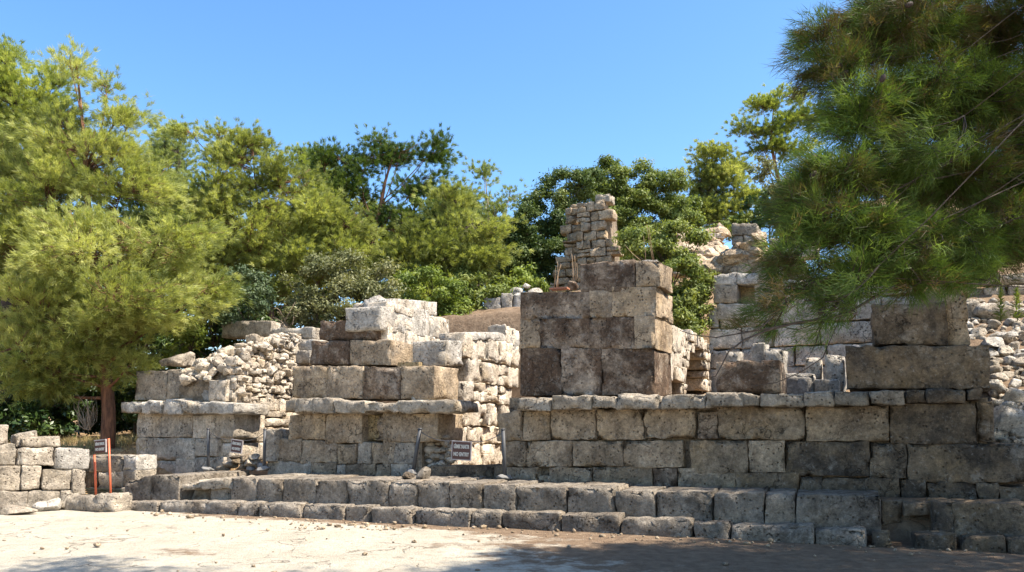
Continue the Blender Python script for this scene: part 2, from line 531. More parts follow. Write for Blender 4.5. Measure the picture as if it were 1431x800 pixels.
def plain(name, c, rough=.5, metal=0.0, var=.25):
    m, nt, b = newmat(name)
    pos = nd(nt, 'ShaderNodeNewGeometry').outputs['Position']
    f = ramp(nt, noise(nt, pos, 14, 5, .7), [(.35, 0), (.7, 1)])
    nt.links.new(mix(nt, f, c, tuple(x * (1 - var) for x in c)), b.inputs['Base Color'])
    b.inputs['Roughness'].default_value = rough; b.inputs['Metallic'].default_value = metal
    return m
M['sign'] = plain('brown_sign_paint', (.085, .026, .018), .5)
M['letter'] = plain('cream_letter_paint', (.62, .58, .50), .6)
M['frame'] = plain('grey_sign_rim', (.42, .36, .33), .5)
M['steel'] = plain('galvanised_steel', (.06, .06, .062), .6, .0)
M['steel_dk'] = plain('dull_steel', (.12, .12, .125), .5, .4)
M['orange'] = plain('orange_red_paint', (.62, .13, .05), .5)
M['concrete'] = plain('grey_concrete', (.20, .19, .175), .9)
M['grate'] = plain('dark_green_metal', (.02, .035, .022), .5)
M['blue'] = plain('blue_paint_rag', (.10, .16, .45), .7)
M['cone'] = plain('pine_cone_brown', (.04, .022, .015), .8)
M['dry'] = plain('dry_stalk', (.36, .24, .14), .9)
M['tile'] = plain('terracotta', (.42, .17, .09), .8)
# ------------------------------------------------------------------ terrain (one sheet)
def lefty(u, v):
    uw = np.where(v < -.2, -1.36 + .38 * (v + .2), -1.36 - 1.3 * (v + .2))
    return np.maximum(sstep(1.55, 2.0, v), sstep(.55, 1.0, uw - u))
def terrain(u, v):
    u = np.asarray(u, float); v = np.asarray(v, float)
    v = v - tread(u) * sstep(.95, 2.9, v)
    right = sstep(-.5, .3, u)
    zl = 1.12 * lefty(u, v) + .045 * np.clip(v - 2, 0, None)
    zr = .57 * sstep(.62, .95, v)
    zr = zr + 2.0 * sstep(5.5, 9.2, v) * sstep(5, 7, u)
    k1 = sstep(6.2, 8.2, v) * 4.4 * sstep(-3.0, 1.8, u) * (1 - sstep(5.4, 6.6, u))
    k2 = sstep(9.9, 11.2, v) * 1.6 * sstep(5.4, 6.6, u)
    s = .02 + .23 * sstep(-3, 4, u)
    zr = zr + k1 + k2 + s * np.clip(v - 8.5 - 1.8 * sstep(5.4, 6.6, u), 0, 34 - 18 * sstep(7, 13, u))
    z = zl * (1 - right) + zr * right
    rub = 1.25 * sstep(1.3, 2.2, v) + .62 * np.clip(v - 2.0, 0, 5.5) + .33 * np.clip(v - 7.5, 0, 34)
    k = sstep(14.2, 15.2, u)
    z = z * (1 - k) + np.maximum(rub, z) * k
    return z
def uv(x, y):
    dx, dy = np.asarray(x) - P0[0], np.asarray(y) - P0[1]
    return dx * T[0] + dy * T[1], dx * N[0] + dy * N[1]
def tz(x, y):
    u, v = uv(x, y)
    return float(terrain(u, v))

def make_ground():
    us = np.concatenate([np.linspace(-300, -24, 24), np.linspace(-22, -6.3, 40), np.linspace(-6, 19, 240), np.linspace(19.3, 45, 50), np.linspace(50, 320, 24)])
    vs = np.concatenate([np.linspace(-200, -14, 14), np.linspace(-13, -6.1, 40), np.linspace(-6, 3, 150), np.linspace(3.1, 12, 90), np.linspace(12.4, 50, 80), np.linspace(54, 420, 24)])
    U, V = np.meshgrid(us, vs)
    u, v = U.ravel(), V.ravel()
    z = terrain(u, v)
    p = P0[None] + u[:, None] * T[None] + v[:, None] * N[None]
    q = np.stack([p[:, 0], p[:, 1], np.zeros_like(u)], 1)
    rough = .012 + .05 * sstep(.9, 2.0, v) + .25 * sstep(7, 14, v)
    rough = np.where((u < 0), np.maximum(rough, .05 * lefty(u, v)), rough)
    z = z + rough * fbm(q * .9, 3) + .018 * fbm(q * 2.6 + 9, 3) * (np.abs(v) < 40)
    p[:, 2] = z
    nu, nv = len(us), len(vs)
    i = np.arange(nu * nv).reshape(nv, nu)
    f = np.stack([i[:-1, :-1].ravel(), i[:-1, 1:].ravel(), i[1:, 1:].ravel(), i[1:, :-1].ravel()], 1)
    o = mesh_obj('ground', p, f, M['ground'], origin=None)
    me = o.data
    # bare soil near the steps towards the right end, pine litter and hillside earth behind
    soil = .62 * sstep(4, 11, u) * sstep(-5.5, -1.2, v) + .62 * sstep(-.9, -.15, v) * sstep(-1.5, 2, u) + .25 * sstep(-9, -6, v) * sstep(6, 12, u)  # the kerb-foot band is soil with the kerb's thin shadow painted in
    du_, dv_ = uv(*at_ground(262, 771)[:2]); soil = np.maximum(soil, .62 * np.exp(-((u - du_) / .9) ** 2 - ((v - dv_) / .35) ** 2))
    soil = np.maximum(soil, sstep(1.9, 2.3, v) * .78)
    lit = np.where(u < .6, lefty(u, v), 0) * sstep(.6, -.2, u)
    lit = np.maximum(lit, .5 * sstep(6.2, 8, v) * (1 - sstep(-.5, 1.0, u) * (1 - sstep(5.5, 7, u))))
    a = me.attributes.new('soil', 'FLOAT', 'POINT'); a.data.foreach_set('value', soil.astype(np.float32))
    a = me.attributes.new('litter', 'FLOAT', 'POINT'); a.data.foreach_set('value', lit.astype(np.float32))
    structure(o)
make_ground()

# ------------------------------------------------------------------ zoomed-view coordinates -> photo pixels
ZT = {0: (0, 0, 1), 1: (0, 380, 2.2222), 2: (160, 420, 2.6667), 3: (380, 400, 2.6667), 4: (680, 340, 2.2222),
      5: (980, 380, 2.0), 6: (980, 300, 3.0776), 7: (740, 250, 3.479), 8: (600, 400, 2.857), 9: (910, 400, 5.0),
      10: (0, 640, 2.0443), 11: (700, 640, 1.9576), 12: (0, 580, 5.335)}
def zx(k, x): return ZT[k][0] + x / ZT[k][2]
def zy(k, y):
    if isinstance(y, tuple): return tuple(ZT[k][1] + q / ZT[k][2] for q in y)
    return ZT[k][1] + y / ZT[k][2]

def add_block(parent, pl, k, x0, y0, x1, y1, mat, depth=.9, name='block', label=None, **kw):
    v, f = px_block(pl, zx(k, x0), zy(k, y0), zx(k, x1), zy(k, y1), depth, **kw)
    o = mesh_obj(name, v, f, M[mat], parent)
    if label: o['label'] = label
    return o

def inside(poly, x, y):
    c = False; j = len(poly) - 1
    for i in range(len(poly)):
        xi, yi = poly[i]; xj, yj = poly[j]
        if (yi > y) != (yj > y) and x < (xj - xi) * (y - yi) / (yj - yi) + xi: c = not c
        j = i
    return c
def to_plane(pl, pts): return [pl.hit(x, y) for x, y in pts]

def masonry(pl, poly, h=(.28, .5), w=(.3, .8), depth=.35, holes=(), proud=.035, drop=0.0, seg=.11, amin0=False, **kw):
    zs = [q[1] for q in poly]; as_ = [q[0] for q in poly]
    mb = MB(); z = min(zs) - drop
    while z < max(zs):
        hh = rng.uniform(*h)
        a = min(as_) - rng.uniform(0, w[0])
        while a < max(as_):
            ww = rng.uniform(*w)
            cells = [(a, a + ww, z, z + hh)]
            if rng.random() < .22 and hh > h[0] * 1.15:
                m_ = z + hh * rng.uniform(.4, .6); cells = [(a, a + ww, z, m_), (a, a + ww, m_, z + hh)]
            for (x0, x1, z0, z1) in cells:
                x0 = max(x0, min(as_), .03 if amin0 else -99)
                if x1 - x0 < .12: continue
                cx, cz = (x0 + x1) / 2, (z0 + z1) / 2
                if inside(poly, cx, max(cz, min(zs) + .01)) and not any(inside(hq, cx, cz) for hq in holes):
                    pr = rng.uniform(-proud, proud)
                    j = lambda: rng.uniform(-.02, .02)
                    q = [(x0 + j(), z0 + j()), (x1 + j(), z0 + j()), (x1 + j(), z1 + j()), (x0 + j(), z1 + j())]
                    P2 = Plane(pl.O + pl.out * pr, pl.A)
                    v, f = quad_block(P2, q, depth, gap=.007, yaw=.03, seg=seg, **kw)
                    mb.add(v, f, rng.uniform(0, 1))
            a += ww
        z += hh
    return mb
def slab(pl, poly, inward, thick):
    """solid prism of outline poly behind the face of a wall"""
    n = len(poly)
    v = [pl.pt(a, z, inward) for a, z in poly] + [pl.pt(a, z, inward + thick) for a, z in poly]
    f = [tuple(range(n)), tuple(range(2 * n - 1, n - 1, -1))]
    for i in range(n):
        j = (i + 1) % n
        f.append((i, i + n, j + n, j))
    mb = MB(); mb.add(v, f)
    return mb
def shrink(poly, d):
    c = np.mean(np.array(poly), 0)
    out = []
    for p in poly:
        q = np.array(p) - c; l = np.linalg.norm(q)
        out.append(tuple(c + q * max(0, (l - d)) / l))
    return out

V_POD, V_COR, V_UP = 1.6, 1.30, 1.74
POD, COR, UP = front(V_POD), front(V_COR), front(V_UP)
def wall_thing(label, px, py, v, name='ruined_wall', cat='ruined wall', group=None):
    a, z = front(v).hit(px, py)
    p = front(v).pt(a, 0)
    return thing(name, label, cat, (p[0], p[1], tz(p[0], p[1])), group)

# ---------------- first pier (left)
w1 = wall_thing('pale stone pier with squared blocks on a thin cornice and a ragged rubble wall behind', 255, 650, 1.9, 'stone_pier', 'ruined pier', 'ruined stone piers above the stepped bench')
for b in [(80, 420, 172, 511, 'pale'), (172, 425, 288, 511, 'pale'), (288, (430, 422), 446, 515, 'pale'),
          (78, 511, 118, 597, 'pale'), (118, 511, 298, 597, 'pale'), (298, 513, 384, 582, 'pale'),
          (72, 597, 228, 660, 'pale'), (228, 590, 300, 655, 'pale'), (300, 584, 405, 650, 'pale')]:  # front blocks take the pale stone to paint in light bounced off the ground
    add_block(w1, POD, 2, *b, depth=1.0, yaw=.02, drop=.08 if b[3] > 640 else 0)
for b in [(20, 378, 98, 420), (98, 374, 170, 424), (170, 368, 250, 426), (246, (374, 382), 446, 425)]:
    add_block(w1, COR, 2, *b, 'white', depth=1.15, name='cornice_slab', r=.05, chip=.13, amp=.02)
for b in [(74, 262, 191, 374, 'grey'), (191, 258, 334, 372, 'grey')]:
    add_block(w1, UP, 2, *b, depth=.75, yaw=.03, r=.05, chip=.1, amp=.018)
add_block(w1, front(1.68), 2, 305, 335, 440, 376, 'white', depth=.6, chip=.1)
S1 = side_at(326, 1.7)
# receding right-hand face
p1 = [(326, 655), (326, 556), (328, 520), (345, 500), (372, 480), (405, 468), (438, 462), (470, 468), (500, 520), (505, 652)]
poly = to_plane(S1, p1)
w1_low = [(a, z) for a, z in to_plane(S1, [(328, 655), (328, 560), (372, 552), (420, 545), (470, 545), (500, 560), (505, 652)])]
masonry(S1, w1_low, amin0=True, h=(.3, .46), w=(.35, .8), depth=.5, drop=.1).build('side_masonry', M['pale'], w1)
up = to_plane(S1, [(328, 560), (330, 506), (338, 490), (360, 476), (400, 467), (438, 466), (470, 470), (500, 520), (500, 560)])
mb = MB()
amin, amax = min(q[0] for q in up), max(q[0] for q in up); zmin, zmax = min(q[1] for q in up), max(q[1] for q in up)
masonry(S1, up, amin0=True, h=(.13, .27), w=(.16, .46), depth=.35, proud=.07, chip=.16, r=.06, amp=.03, seg=.09).build('small_masonry', M['pale'], w1)
for _ in range(330):
    a, z = rng.uniform(amin, amax), rng.uniform(zmin, zmax)
    if not inside(up, a, z): continue
    s = float(np.clip(rng.lognormal(-2.5, .45), .04, .2))
    v, f = rock(S1.pt(a, z, rng.uniform(-.05, .2) ), (s, s * .9, s * .75), 2, 7, .06)
    mb.add(v, f, rng.uniform(0, 1))
# the broken top of the core slopes down towards the front blocks
for _ in range(200):
    px, py = rng.uniform(270, 340), rng.uniform(482, 530)
    if py < 530 - (px - 255) * .55 + rng.uniform(-6, 4): continue
    v0 = 2.4 + (530 - py) / 52 * 1.6 + rng.uniform(-.1, .2)
    a, z = front(v0).hit(px, py); s = rng.uniform(.05, .15)
    v, f = rock(front(v0).pt(a, z - s * .5), (s, s, s * .75), 2, 7, .06)
    mb.add(v, f, rng.uniform(0, 1))
mb.build('rubble_fill', M['pale'], w1, smooth=False)
core = to_plane(S1, [(330, 655), (330, 540), (342, 512), (370, 494), (440, 482), (480, 488), (495, 652)])
mb = MB()
prof = to_plane(S1, [(330, 512), (340, 494), (365, 478), (440, 466), (480, 470)])
for _ in range(420):
    a = rng.uniform(prof[0][0] - .1, prof[-1][0]); z = float(np.interp(a, [q[0] for q in prof], [q[1] for q in prof])); inw = rng.uniform(0, 1.7)
    s = float(np.clip(rng.lognormal(-2.2, .4), .06, .22))
    v, f = rock(S1.pt(a, z - .10 - inw * .16 + rng.uniform(-.08, .05), inw), (s, s, s * .75), 2, 7, .06); mb.add(v, f, rng.random())
mb.build('rubble_top', M['pale'], w1, smooth=False)
slab(S1, core, .2, 1.5).build('core', M['core'], w1, smooth=False)
for b, S in [((410, 295, 541, 378, 'pale'), side_at(320, 1.72)), ((455, 420, 518, 470, 'ochre'), S1), ((482, 465, 552, 502, 'pale'), S1)]:
    add_block(w1, S, 2, *b, depth=.5, yaw=.02)
S1b = side_at(338, 3.0)
for b in [(340, 270, 372, 300), (335, 300, 390, 335)]:
    add_block(w1, front(2.2), 2, *b, 'white', depth=.4, chip=.1)
for b in [(398, 75, 500, 140), (500, 76, 584, 140)]: pass
def lone(pl, k, x0, y0, x1, y1, mat, label, depth=.6, cat='loose block', group=None, name='loose_block', **kw):
    v, f = px_block(pl, zx(k, x0), zy(k, y0), zx(k, x1), zy(k, y1), depth, **kw)
    return tag(mesh_obj(name, v, f, M[mat]), label, cat, group)
lone(front(4.4), 2, 398, 75, 584, 140, 'grey', 'long squared block crowning the rubble wall of the pale pier', .75, r=.05, chip=.08)
lone(front(4.2), 2, 580, 100, 738, 150, 'white', 'flat cracked slab on the rubble wall top beside the squared crowning block', .7, r=.05, chip=.12)
lone(front(4.1), 2, 672, 142, 742, 190, 'white', 'small pale block tucked under the flat cracked slab', .5, r=.05, chip=.1)
lone(front(4.0), 2, 636, 186, 728, 236, 'white', 'short white block jutting from the rubble wall below the flat cracked slab', .6, r=.05, chip=.1)
add_block(w1, front(4.35), 2, 600, 145, 680, 182, 'ochre', depth=.5)
a, z = front(2.1).hit(251, 516)
v, f = rock(front(2.1).pt(a - .02, z + .20), (.40, .36, .24), 3, 8, .22, rot=.3)
tag(mesh_obj('boulder', v, f, M['grey']), 'rough pitted boulder resting on the squared blocks of the pale pier', 'boulder')

# ---------------- second pier
w2 = wall_thing('stepped stone pier with three set-back courses, standing between the two hanging NO ENTRY boards', 505, 655, 2.0, 'stone_pier', 'ruined pier', 'ruined stone piers above the stepped bench')
for b in [(60, (480, 474), 200, 574, 'front'), (200, 476, 336, 586, 'front'), (424, 474, 622, 582, 'front'),
          (12, 568, 108, 655, 'front'), (108, 573, 240, 660, 'front'), (240, 588, 316, 666, 'front'), (316, 580, 368, 664, 'grey'),
          (368, 582, 455, 664, 'front'), (455, 582, 532, 664, 'grey'),
          (-20, 652, 145, 712, 'grey'), (145, 658, 236, 715, 'front'), (236, 664, 272, 718, 'grey'), (272, 662, 386, 718, 'front'), (386, 664, 440, 722, 'front'), (440, 662, 526, 724, 'grey')]:
    add_block(w2, POD, 3, *b, depth=1.0, yaw=.025, drop=.1 if b[3] > 700 else 0)
add_block(w2, front(1.82), 3, 334, 476, 428, 582, 'ochre', depth=.7, r=.06, chip=.15, amp=.03)
add_block(w2, POD, 3, 385, 478, 430, 578, 'front', depth=.3, r=.06, chip=.18, amp=.03)
for b in [(46, (424, 418), 92, 470), (88, 420, 152, 472), (150, 418, 230, 474), (228, (424, 428), 346, 476), (342, (434, 430), 472, 470), (468, (428, 424), 682, (474, 472))]:
    add_block(w2, COR, 3, *b, 'grey', depth=1.0, name='cornice_slab', r=.06, chip=.14, amp=.022)
for b in [(72, 297, 206, 420, 'front'), (206, 296, 336, 420, 'front'), (337, 300, 479, 424, 'stain'), (479, 296, 606, 422, 'front')]:
    add_block(w2, UP, 3, *b, depth=1.0, yaw=.03, r=.04, chip=.08)
for b in [(140, 202, 290, 294, 'stain'), (290, 200, 450, 296, 'front')]:
    add_block(w2, front(1.9), 3, *b, depth=.9, yaw=.05, r=.045, chip=.09)
add_block(w2, front(2.0), 3, 174, (128, 126), 386, 204, 'stain', depth=.9, yaw=.02, r=.045, chip=.08)
# receding faces
S2 = side_at(604, 1.75)
S2u = side_at(538, 2.2)
low = to_plane(S2, [(600, 665), (598, 578), (604, 512), (632, 530), (645, 560), (648, 665)])
masonry(S2, low, amin0=True, h=(.25, .42), w=(.25, .6), depth=.45, drop=.1, proud=.05, holes=[to_plane(S2, [(598, 580), (590, 640), (606, 640)])]).build('side_masonry', M['pale'], w2)
upp = to_plane(S2u, [(541, 520), (541, 478), (529, 470), (529, 430), (534, 424), (606, 436), (628, 452), (628, 476), (624, 490), (624, 520), (622, 560), (600, 560)])
mq = masonry(S2u, upp, amin0=True, h=(.42, .62), w=(.55, 1.15), depth=.5, proud=.03)
mq.build('upper_masonry', M['pale'], w2)
slab(S2u, to_plane(S2u, [(545, 560), (545, 450), (605, 446), (622, 460), (620, 560)]), .15, .9).build('core', M['core'], w2, smooth=False)
slab(S2, to_plane(S2, [(602, 665), (602, 575), (630, 560), (640, 665)]), .2, .9).build('core', M['core'], w2, smooth=False)
add_block(w2, side_at(520, 2.2), 3, 440, (44, 58), 616, (86, 113), 'white', depth=.7, r=.05, chip=.1)
add_block(w2, S2u, 3, 404, (74, 88), 588, (166, 192), 'white', depth=.9, r=.05, chip=.08)
add_block(w2, S2u, 3, 588, (112, 124), 662, (198, 206), 'white', depth=.9, r=.05, chip=.08)
a, z = front(3.2).hit(527, 428)
v, f = rock(front(3.2).pt(a, z), (.3, .3, .26), 3, 7, .2)
tag(mesh_obj('boulder', v, f, M['white']), 'lumpy pale boulder at the top of the stepped pier behind its white blocks', 'boulder')
mb = MB()
for _ in range(60):
    px, py = rng.uniform(500, 545), rng.uniform(430, 450)
    a, z = front(3.1).hit(px, py); s = rng.uniform(.08, .18)
    v, f = rock(front(3.1).pt(a, z), (s, s, s * .8), 2, 7, .08); mb.add(v, f, rng.random())
mb.build('rubble_fill', M['grey'], w2)
# standing stone and small stones at the left foot of the pier
lone(front(1.5), 3, -34, 532, 14, 655, 'grey', 'upright worn block leaning by the grey post under the stepped pier', .5, r=.06, chip=.12)
# little packed stones below the broken right corner
mb = MB()
for _ in range(46):
    px, py = rng.uniform(584, 628), rng.uniform(612, 652)
    a, z = front(1.85).hit(px, py); s = rng.uniform(.06, .15)
    v, f = rock(front(1.85).pt(a, z, rng.uniform(0, .15)), (s * 1.3, s, s * .7), 2, 7, .05); mb.add(v, f, rng.random())
mb.build('packing_stones', M['grey'], w2)

# ---------------- jamb wall in the passage
w3 = wall_thing('sunlit pitted wall of small blocks inside the passage behind the larger NO ENTRY board', 680, 600, 4.5, 'passage_wall', 'ruined wall')
S3 = side_at(606, 1.75)
base = to_plane(S3, [(636, 668), (636, 575), (640, 588), (646, 588), (650, 520), (652, 478), (668, 468), (726, 468), (726, 530), (716, 560), (712, 668)])
slot = to_plane(S3, [(620, 588), (620, 512), (652, 512), (652, 588)])
masonry(S3, base, holes=[slot], h=(.36, .58), w=(.42, .9), depth=.5, drop=.15, proud=.05, chip=.12, r=.05, amp=.022).build('face_masonry', M['pale'], w3)
slab(S3, to_plane(S3, [(656, 668), (658, 480), (722, 474), (712, 560), (706, 668)]), .2, 1.0).build('core', M['core'], w3, smooth=False)
add_block(w3, S3, 8, 66, (214, 218), 138, (322, 318), 'white', depth=.8, r=.06, chip=.12)
add_block(w3, S3, 8, 164, (184, 186), 296, (218, 222), 'white', depth=.8, r=.05, chip=.1)
add_block(w3, S3, 8, 290, (186, 190), 362, (250, 260), 'white', depth=.8, r=.06, chip=.12)
# dark back of the doorway slot
slab(S3, to_plane(S3, [(618, 600), (618, 505), (652, 505), (652, 600)]), .55, .5).build('niche_back', M['ochre'], w3, smooth=False)
# sill block across the passage
w3b = thing('threshold_row', 'low dark threshold of two long blocks below the larger NO ENTRY board', 'threshold', POD.pt(POD.hit(650, 665)[0], .55))
for b in [(585, 668, 826, 728), (826, 668, 884, 730)]:
    add_block(w3b, POD, 3, *b, 'dark', depth=.55, r=.05, chip=.1, drop=.12)  # shade on the threshold is put into its dark stone colour

# ---------------- third pier (tall) and the long podium to its right
w4 = wall_thing('tallest stone pier with brown stained front and sunlit side wall with an arched niche', 820, 550, 2.2, 'stone_pier', 'ruined pier', 'ruined stone piers above the stepped bench')
for b in [(104, 326, 232, 474, 'stain'), (232, 326, 358, 474, 'stain'), (358, 326, 522, 472, 'stain'),
          (104, 234, 165, 328, 'front'), (165, 234, 320, 328, 'stain'), (320, 230, 460, 328, 'stain'), (460, 226, 524, 328, 'front'),
          (105, 152, 320, 236, 'stain'), (320, 146, 390, 234, 'front'), (390, 136, 527, 228, 'front')]:
    add_block(w4, UP, 4, *b, depth=1.15, yaw=.006, r=.01, chip=.025, amp=.010, gap=.0005)
add_block(w4, UP, 4, 290, (66, 44), 461, 152, 'stain', depth=.8, r=.04, chip=.08)
add_block(w4, UP, 4, 461, 52, 540, 136, 'front', depth=.85, r=.04, chip=.07)
S4 = side_at(915, 1.74); S4b = side_at(918, 1.74)
add_block(w4, S4b, 0, 920, (362, 378), 931, (400, 408), 'white', depth=.4)
s4 = to_plane(S4, [(916, 552), (916, 404), (930, 406), (931, 450), (948, 462), (968, 466), (990, 470), (1012, 484), (1024, 492), (1022, 552)])
arch = to_plane(S4, [(959, 552), (960, 520), (965, 496), (974, 484), (983, 492), (989, 520), (991, 552)])
s4b = to_plane(S4, [(953, 552), (953, 466), (970, 468), (990, 472), (1012, 486), (1026, 494), (1024, 552)])
masonry(S4, s4b, h=(.2, .34), w=(.28, .6), depth=.6, proud=.04, drop=.2, holes=[arch], chip=.1).build('arch_masonry', M['pale'], w4)
s4 = to_plane(S4, [(916, 552), (916, 404), (930, 406), (931, 450), (948, 462), (956, 466), (956, 552)])
masonry(S4, s4, amin0=True, h=(.42, .66), w=(.5, 1.1), depth=.55, proud=.03, drop=.3, holes=[arch]).build('side_masonry', M['pale'], w4)
slab(S4, to_plane(S4, [(919, 560), (919, 412), (929, 412), (940, 470), (957, 474), (957, 560)]), .2, .8).build('core', M['core'], w4, smooth=False)
slab(S4, to_plane(S4, [(957, 560), (957, 474), (1010, 490), (1015, 560)]), .75, .4).build('niche_back', M['ochre'], w4, smooth=False)
slab(S4, to_plane(S4, [(992, 560), (990, 484), (1010, 492), (1015, 560)]), .2, .8).build('core', M['core'], w4, smooth=False)

w5 = wall_thing('long coursed podium wall with cornice under the tallest pier and the great dark blocks', 1050, 660, 2.2, 'podium_wall', 'podium wall')
for b in [(34, (530, 516), 113, 614, 'front'), (113, 514, 198, 612, 'front'), (198, 512, 340, 612, 'front'), (340, 514, 488, 612, 'front'), (488, 514, 648, 608, 'front'), (652, 522, 718, 608, 'stain'),
          (44, 614, 122, 696, 'front'), (122, 614, 265, 696, 'front'), (265, 614, 425, 694, 'front'), (425, 612, 610, 698, 'front'),
          (40, 696, 160, 765, 'front'), (194, 696, 330, 768, 'front'), (330, 694, 516, 772, 'front'), (516, 698, 592, 775, 'stain'), (592, 698, 770, 778, 'front'),
          (160, 722, 196, 768, 'front')]:
    add_block(w5, POD, 4, *b, depth=1.0, yaw=.012, r=.022, chip=.06, amp=.016, gap=.003, drop=.12 if b[3] > 740 else 0)
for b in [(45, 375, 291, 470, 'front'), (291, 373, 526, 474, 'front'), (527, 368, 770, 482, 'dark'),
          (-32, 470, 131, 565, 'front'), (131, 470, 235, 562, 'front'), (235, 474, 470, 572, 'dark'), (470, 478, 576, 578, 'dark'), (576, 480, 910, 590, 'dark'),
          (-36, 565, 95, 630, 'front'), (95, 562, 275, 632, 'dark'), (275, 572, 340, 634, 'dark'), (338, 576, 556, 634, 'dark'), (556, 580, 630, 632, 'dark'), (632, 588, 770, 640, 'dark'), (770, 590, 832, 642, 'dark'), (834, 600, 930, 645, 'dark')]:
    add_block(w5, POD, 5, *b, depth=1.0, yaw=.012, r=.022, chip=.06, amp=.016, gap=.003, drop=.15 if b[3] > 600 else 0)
add_block(w5, front(1.68), 5, 768, 360, 822, 478, 'dark', depth=.8, chip=.12, r=.05)
for b in [(88, 478, 199, 522), (199, 472, 328, 520), (328, 472, 404, 512), (402, (466, 470), 540, 516), (540, (472, 468), 682, 514), (682, 464, 802, 508)]:
    add_block(w5, COR, 4, *b, 'grey', depth=1.0, name='cornice_slab', r=.05, chip=.11, amp=.02)
for b in [(15, 338, 117, 376), (117, 342, 162, 374), (163, 340, 286, 377), (286, 336, 367, 376), (368, 332, 470, 376), (470, 332, 570, 374)]:
    add_block(w5, COR, 5, *b, 'grey', depth=1.0, name='cornice_slab', r=.05, chip=.11, amp=.02)
for b in [(570, 330, 630, 370), (630, 328, 740, 368), (740, 326, 788, 362)]:
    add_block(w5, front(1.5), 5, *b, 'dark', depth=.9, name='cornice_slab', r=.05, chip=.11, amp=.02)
slab(front(1.8), to_plane(front(1.8), [(712, 690), (712, 556), (1380, 556), (1380, 700)]), 0, .9).build('core', M['core'], w5, smooth=False)
# great dark blocks and the stack on the right end
w6 = wall_thing('two great blackened blocks stepped against a narrow stack at the right end of the podium', 1280, 540, 2.2, 'block_stack', 'block stack')
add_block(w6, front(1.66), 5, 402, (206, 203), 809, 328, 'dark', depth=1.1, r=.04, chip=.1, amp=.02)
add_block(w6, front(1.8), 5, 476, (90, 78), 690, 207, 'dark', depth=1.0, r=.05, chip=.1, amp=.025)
for b in [(672, 130, 748, 206), (672, 62, 746, 132), (676, -4, 748, 64), (678, -44, 746, -4)]:
    add_block(w6, front(1.95), 5, *b, 'front' if b[1] > -10 else 'white', depth=.8, r=.05, chip=.12, amp=.02)
lone(front(1.55), 5, 40, (250, 246), 221, 343, 'stain', 'single squared block left standing on the cornice beside the arched niche', .8, r=.045, chip=.08)

# ---------------- pale stones behind the podium
bg_ = 'white blocks lying behind the podium'
for i, (b, vv, lab) in enumerate([
    ((210, 550, 275, 630), 3.4, 'upright weathered white stone showing over the single squared block'),
    ((270, 575, 360, 690), 3.2, 'sloping white stone just past the single squared block on the podium'),
    ((345, 680, 490, 768), 3.0, 'low pale block behind the cornice, lit from the side'),
    ((485, 708, 592, 768), 3.0, 'low pale block behind the cornice against the great dark block'),
    ((533, 602, 616, 712), 3.3, 'white squared block standing on two low ones next to the great dark block'),
    ((440, 612, 516, 700), 3.6, 'narrow white block with one dark side, behind the low pale blocks'),
    ((100, 585, 165, 640), 3.5, 'white rounded stone peeping over the left corner of the single squared block')]):
    lone(front(vv), 6, *b, 'white', lab, .5, group=bg_, r=.05, chip=.11, drop=.25)
a, z = front(3.2).hit(zx(6, 675), zy(6, 560)); v, f = rock(front(3.2).pt(a, z - .16), (.36, .26, .2), 3, 12)
tag(mesh_obj('loose_block', v, f, M['white']), 'sunlit white stone resting behind the top edge of the great dark block', 'loose block', bg_)

# ---------------- back building of large blocks
w7 = wall_thing('tall ruined wall of large blocks with a small niche, far behind the podium and pine branches', 1100, 500, 9.6, 'back_wall', 'ruined wall')
BP = front(9.6)
bpoly = to_plane(BP, [(992, 560), (996, 382), (1018, 372), (1060, 366), (1064, 330), (1120, 328), (1135, 372), (1200, 384), (1260, 380), (1420, 360), (1420, 560)])
bh = to_plane(BP, [(1008, 372), (1086, 372), (1086, 436), (1008, 436)])
masonry(BP, bpoly, h=(.5, .75), w=(.6, 1.5), depth=.6, proud=.03, holes=[bh], drop=.4, r=.05, chip=.09).build('face_masonry', M['pale'], w7)
slab(BP, to_plane(BP, [(1072, 570), (1072, 350), (1114, 338), (1130, 385), (1415, 375), (1415, 570)]), .35, .9).build('core', M['core'], w7, smooth=False)
for b in [(996, 398, 1031, 424), (1061, 397, 1092, 423), (1000, 424, 1048, 448), (1048, 424, 1092, 449), (1058, 372, 1094, 397)]:
    add_block(w7, front(9.55), 0, *b, 'pale', depth=.6, chip=.08, r=.05)
slab(BP, to_plane(BP, [(1002, 570), (1002, 432), (1074, 432), (1074, 570)]), .35, .9).build('core', M['core'], w7, smooth=False)
slab(front(10.05), to_plane(front(10.05), [(1022, 430), (1022, 390), (1070, 390), (1070, 430)]), 0, .3).build('niche_back', M['ochre'], w7, smooth=False)
for b in [(50, (258, 246), 152, 304), (152, 248, 250, 302)]:
    add_block(w7, front(9.55), 6, *b, 'white', depth=.7, chip=.08, r=.05)
mb = MB()
for _ in range(240):
    px, py = rng.uniform(992, 1062), rng.uniform(322, 378)
    if py < 378 - (px - 988) * .75: continue
    vv = 10.2 + rng.uniform(-.2, .4); a, z = front(vv).hit(px, py); s = rng.uniform(.12, .3)
    v, f = rock(front(vv).pt(a, z - s * .3), (s * 1.3, s, s * .8), 2, 7, .08); mb.add(v, f, rng.random())
mb.build('rubble_fill', M['front'], w7, smooth=False)
for b in [(130, 36, 240, 90), (130, 90, 180, 130), (178, 86, 236, 128), (232, 140, 280, 200)]:
    add_block(w7, front(10.0), 6, *b, 'grey', depth=.8, chip=.1, r=.05)

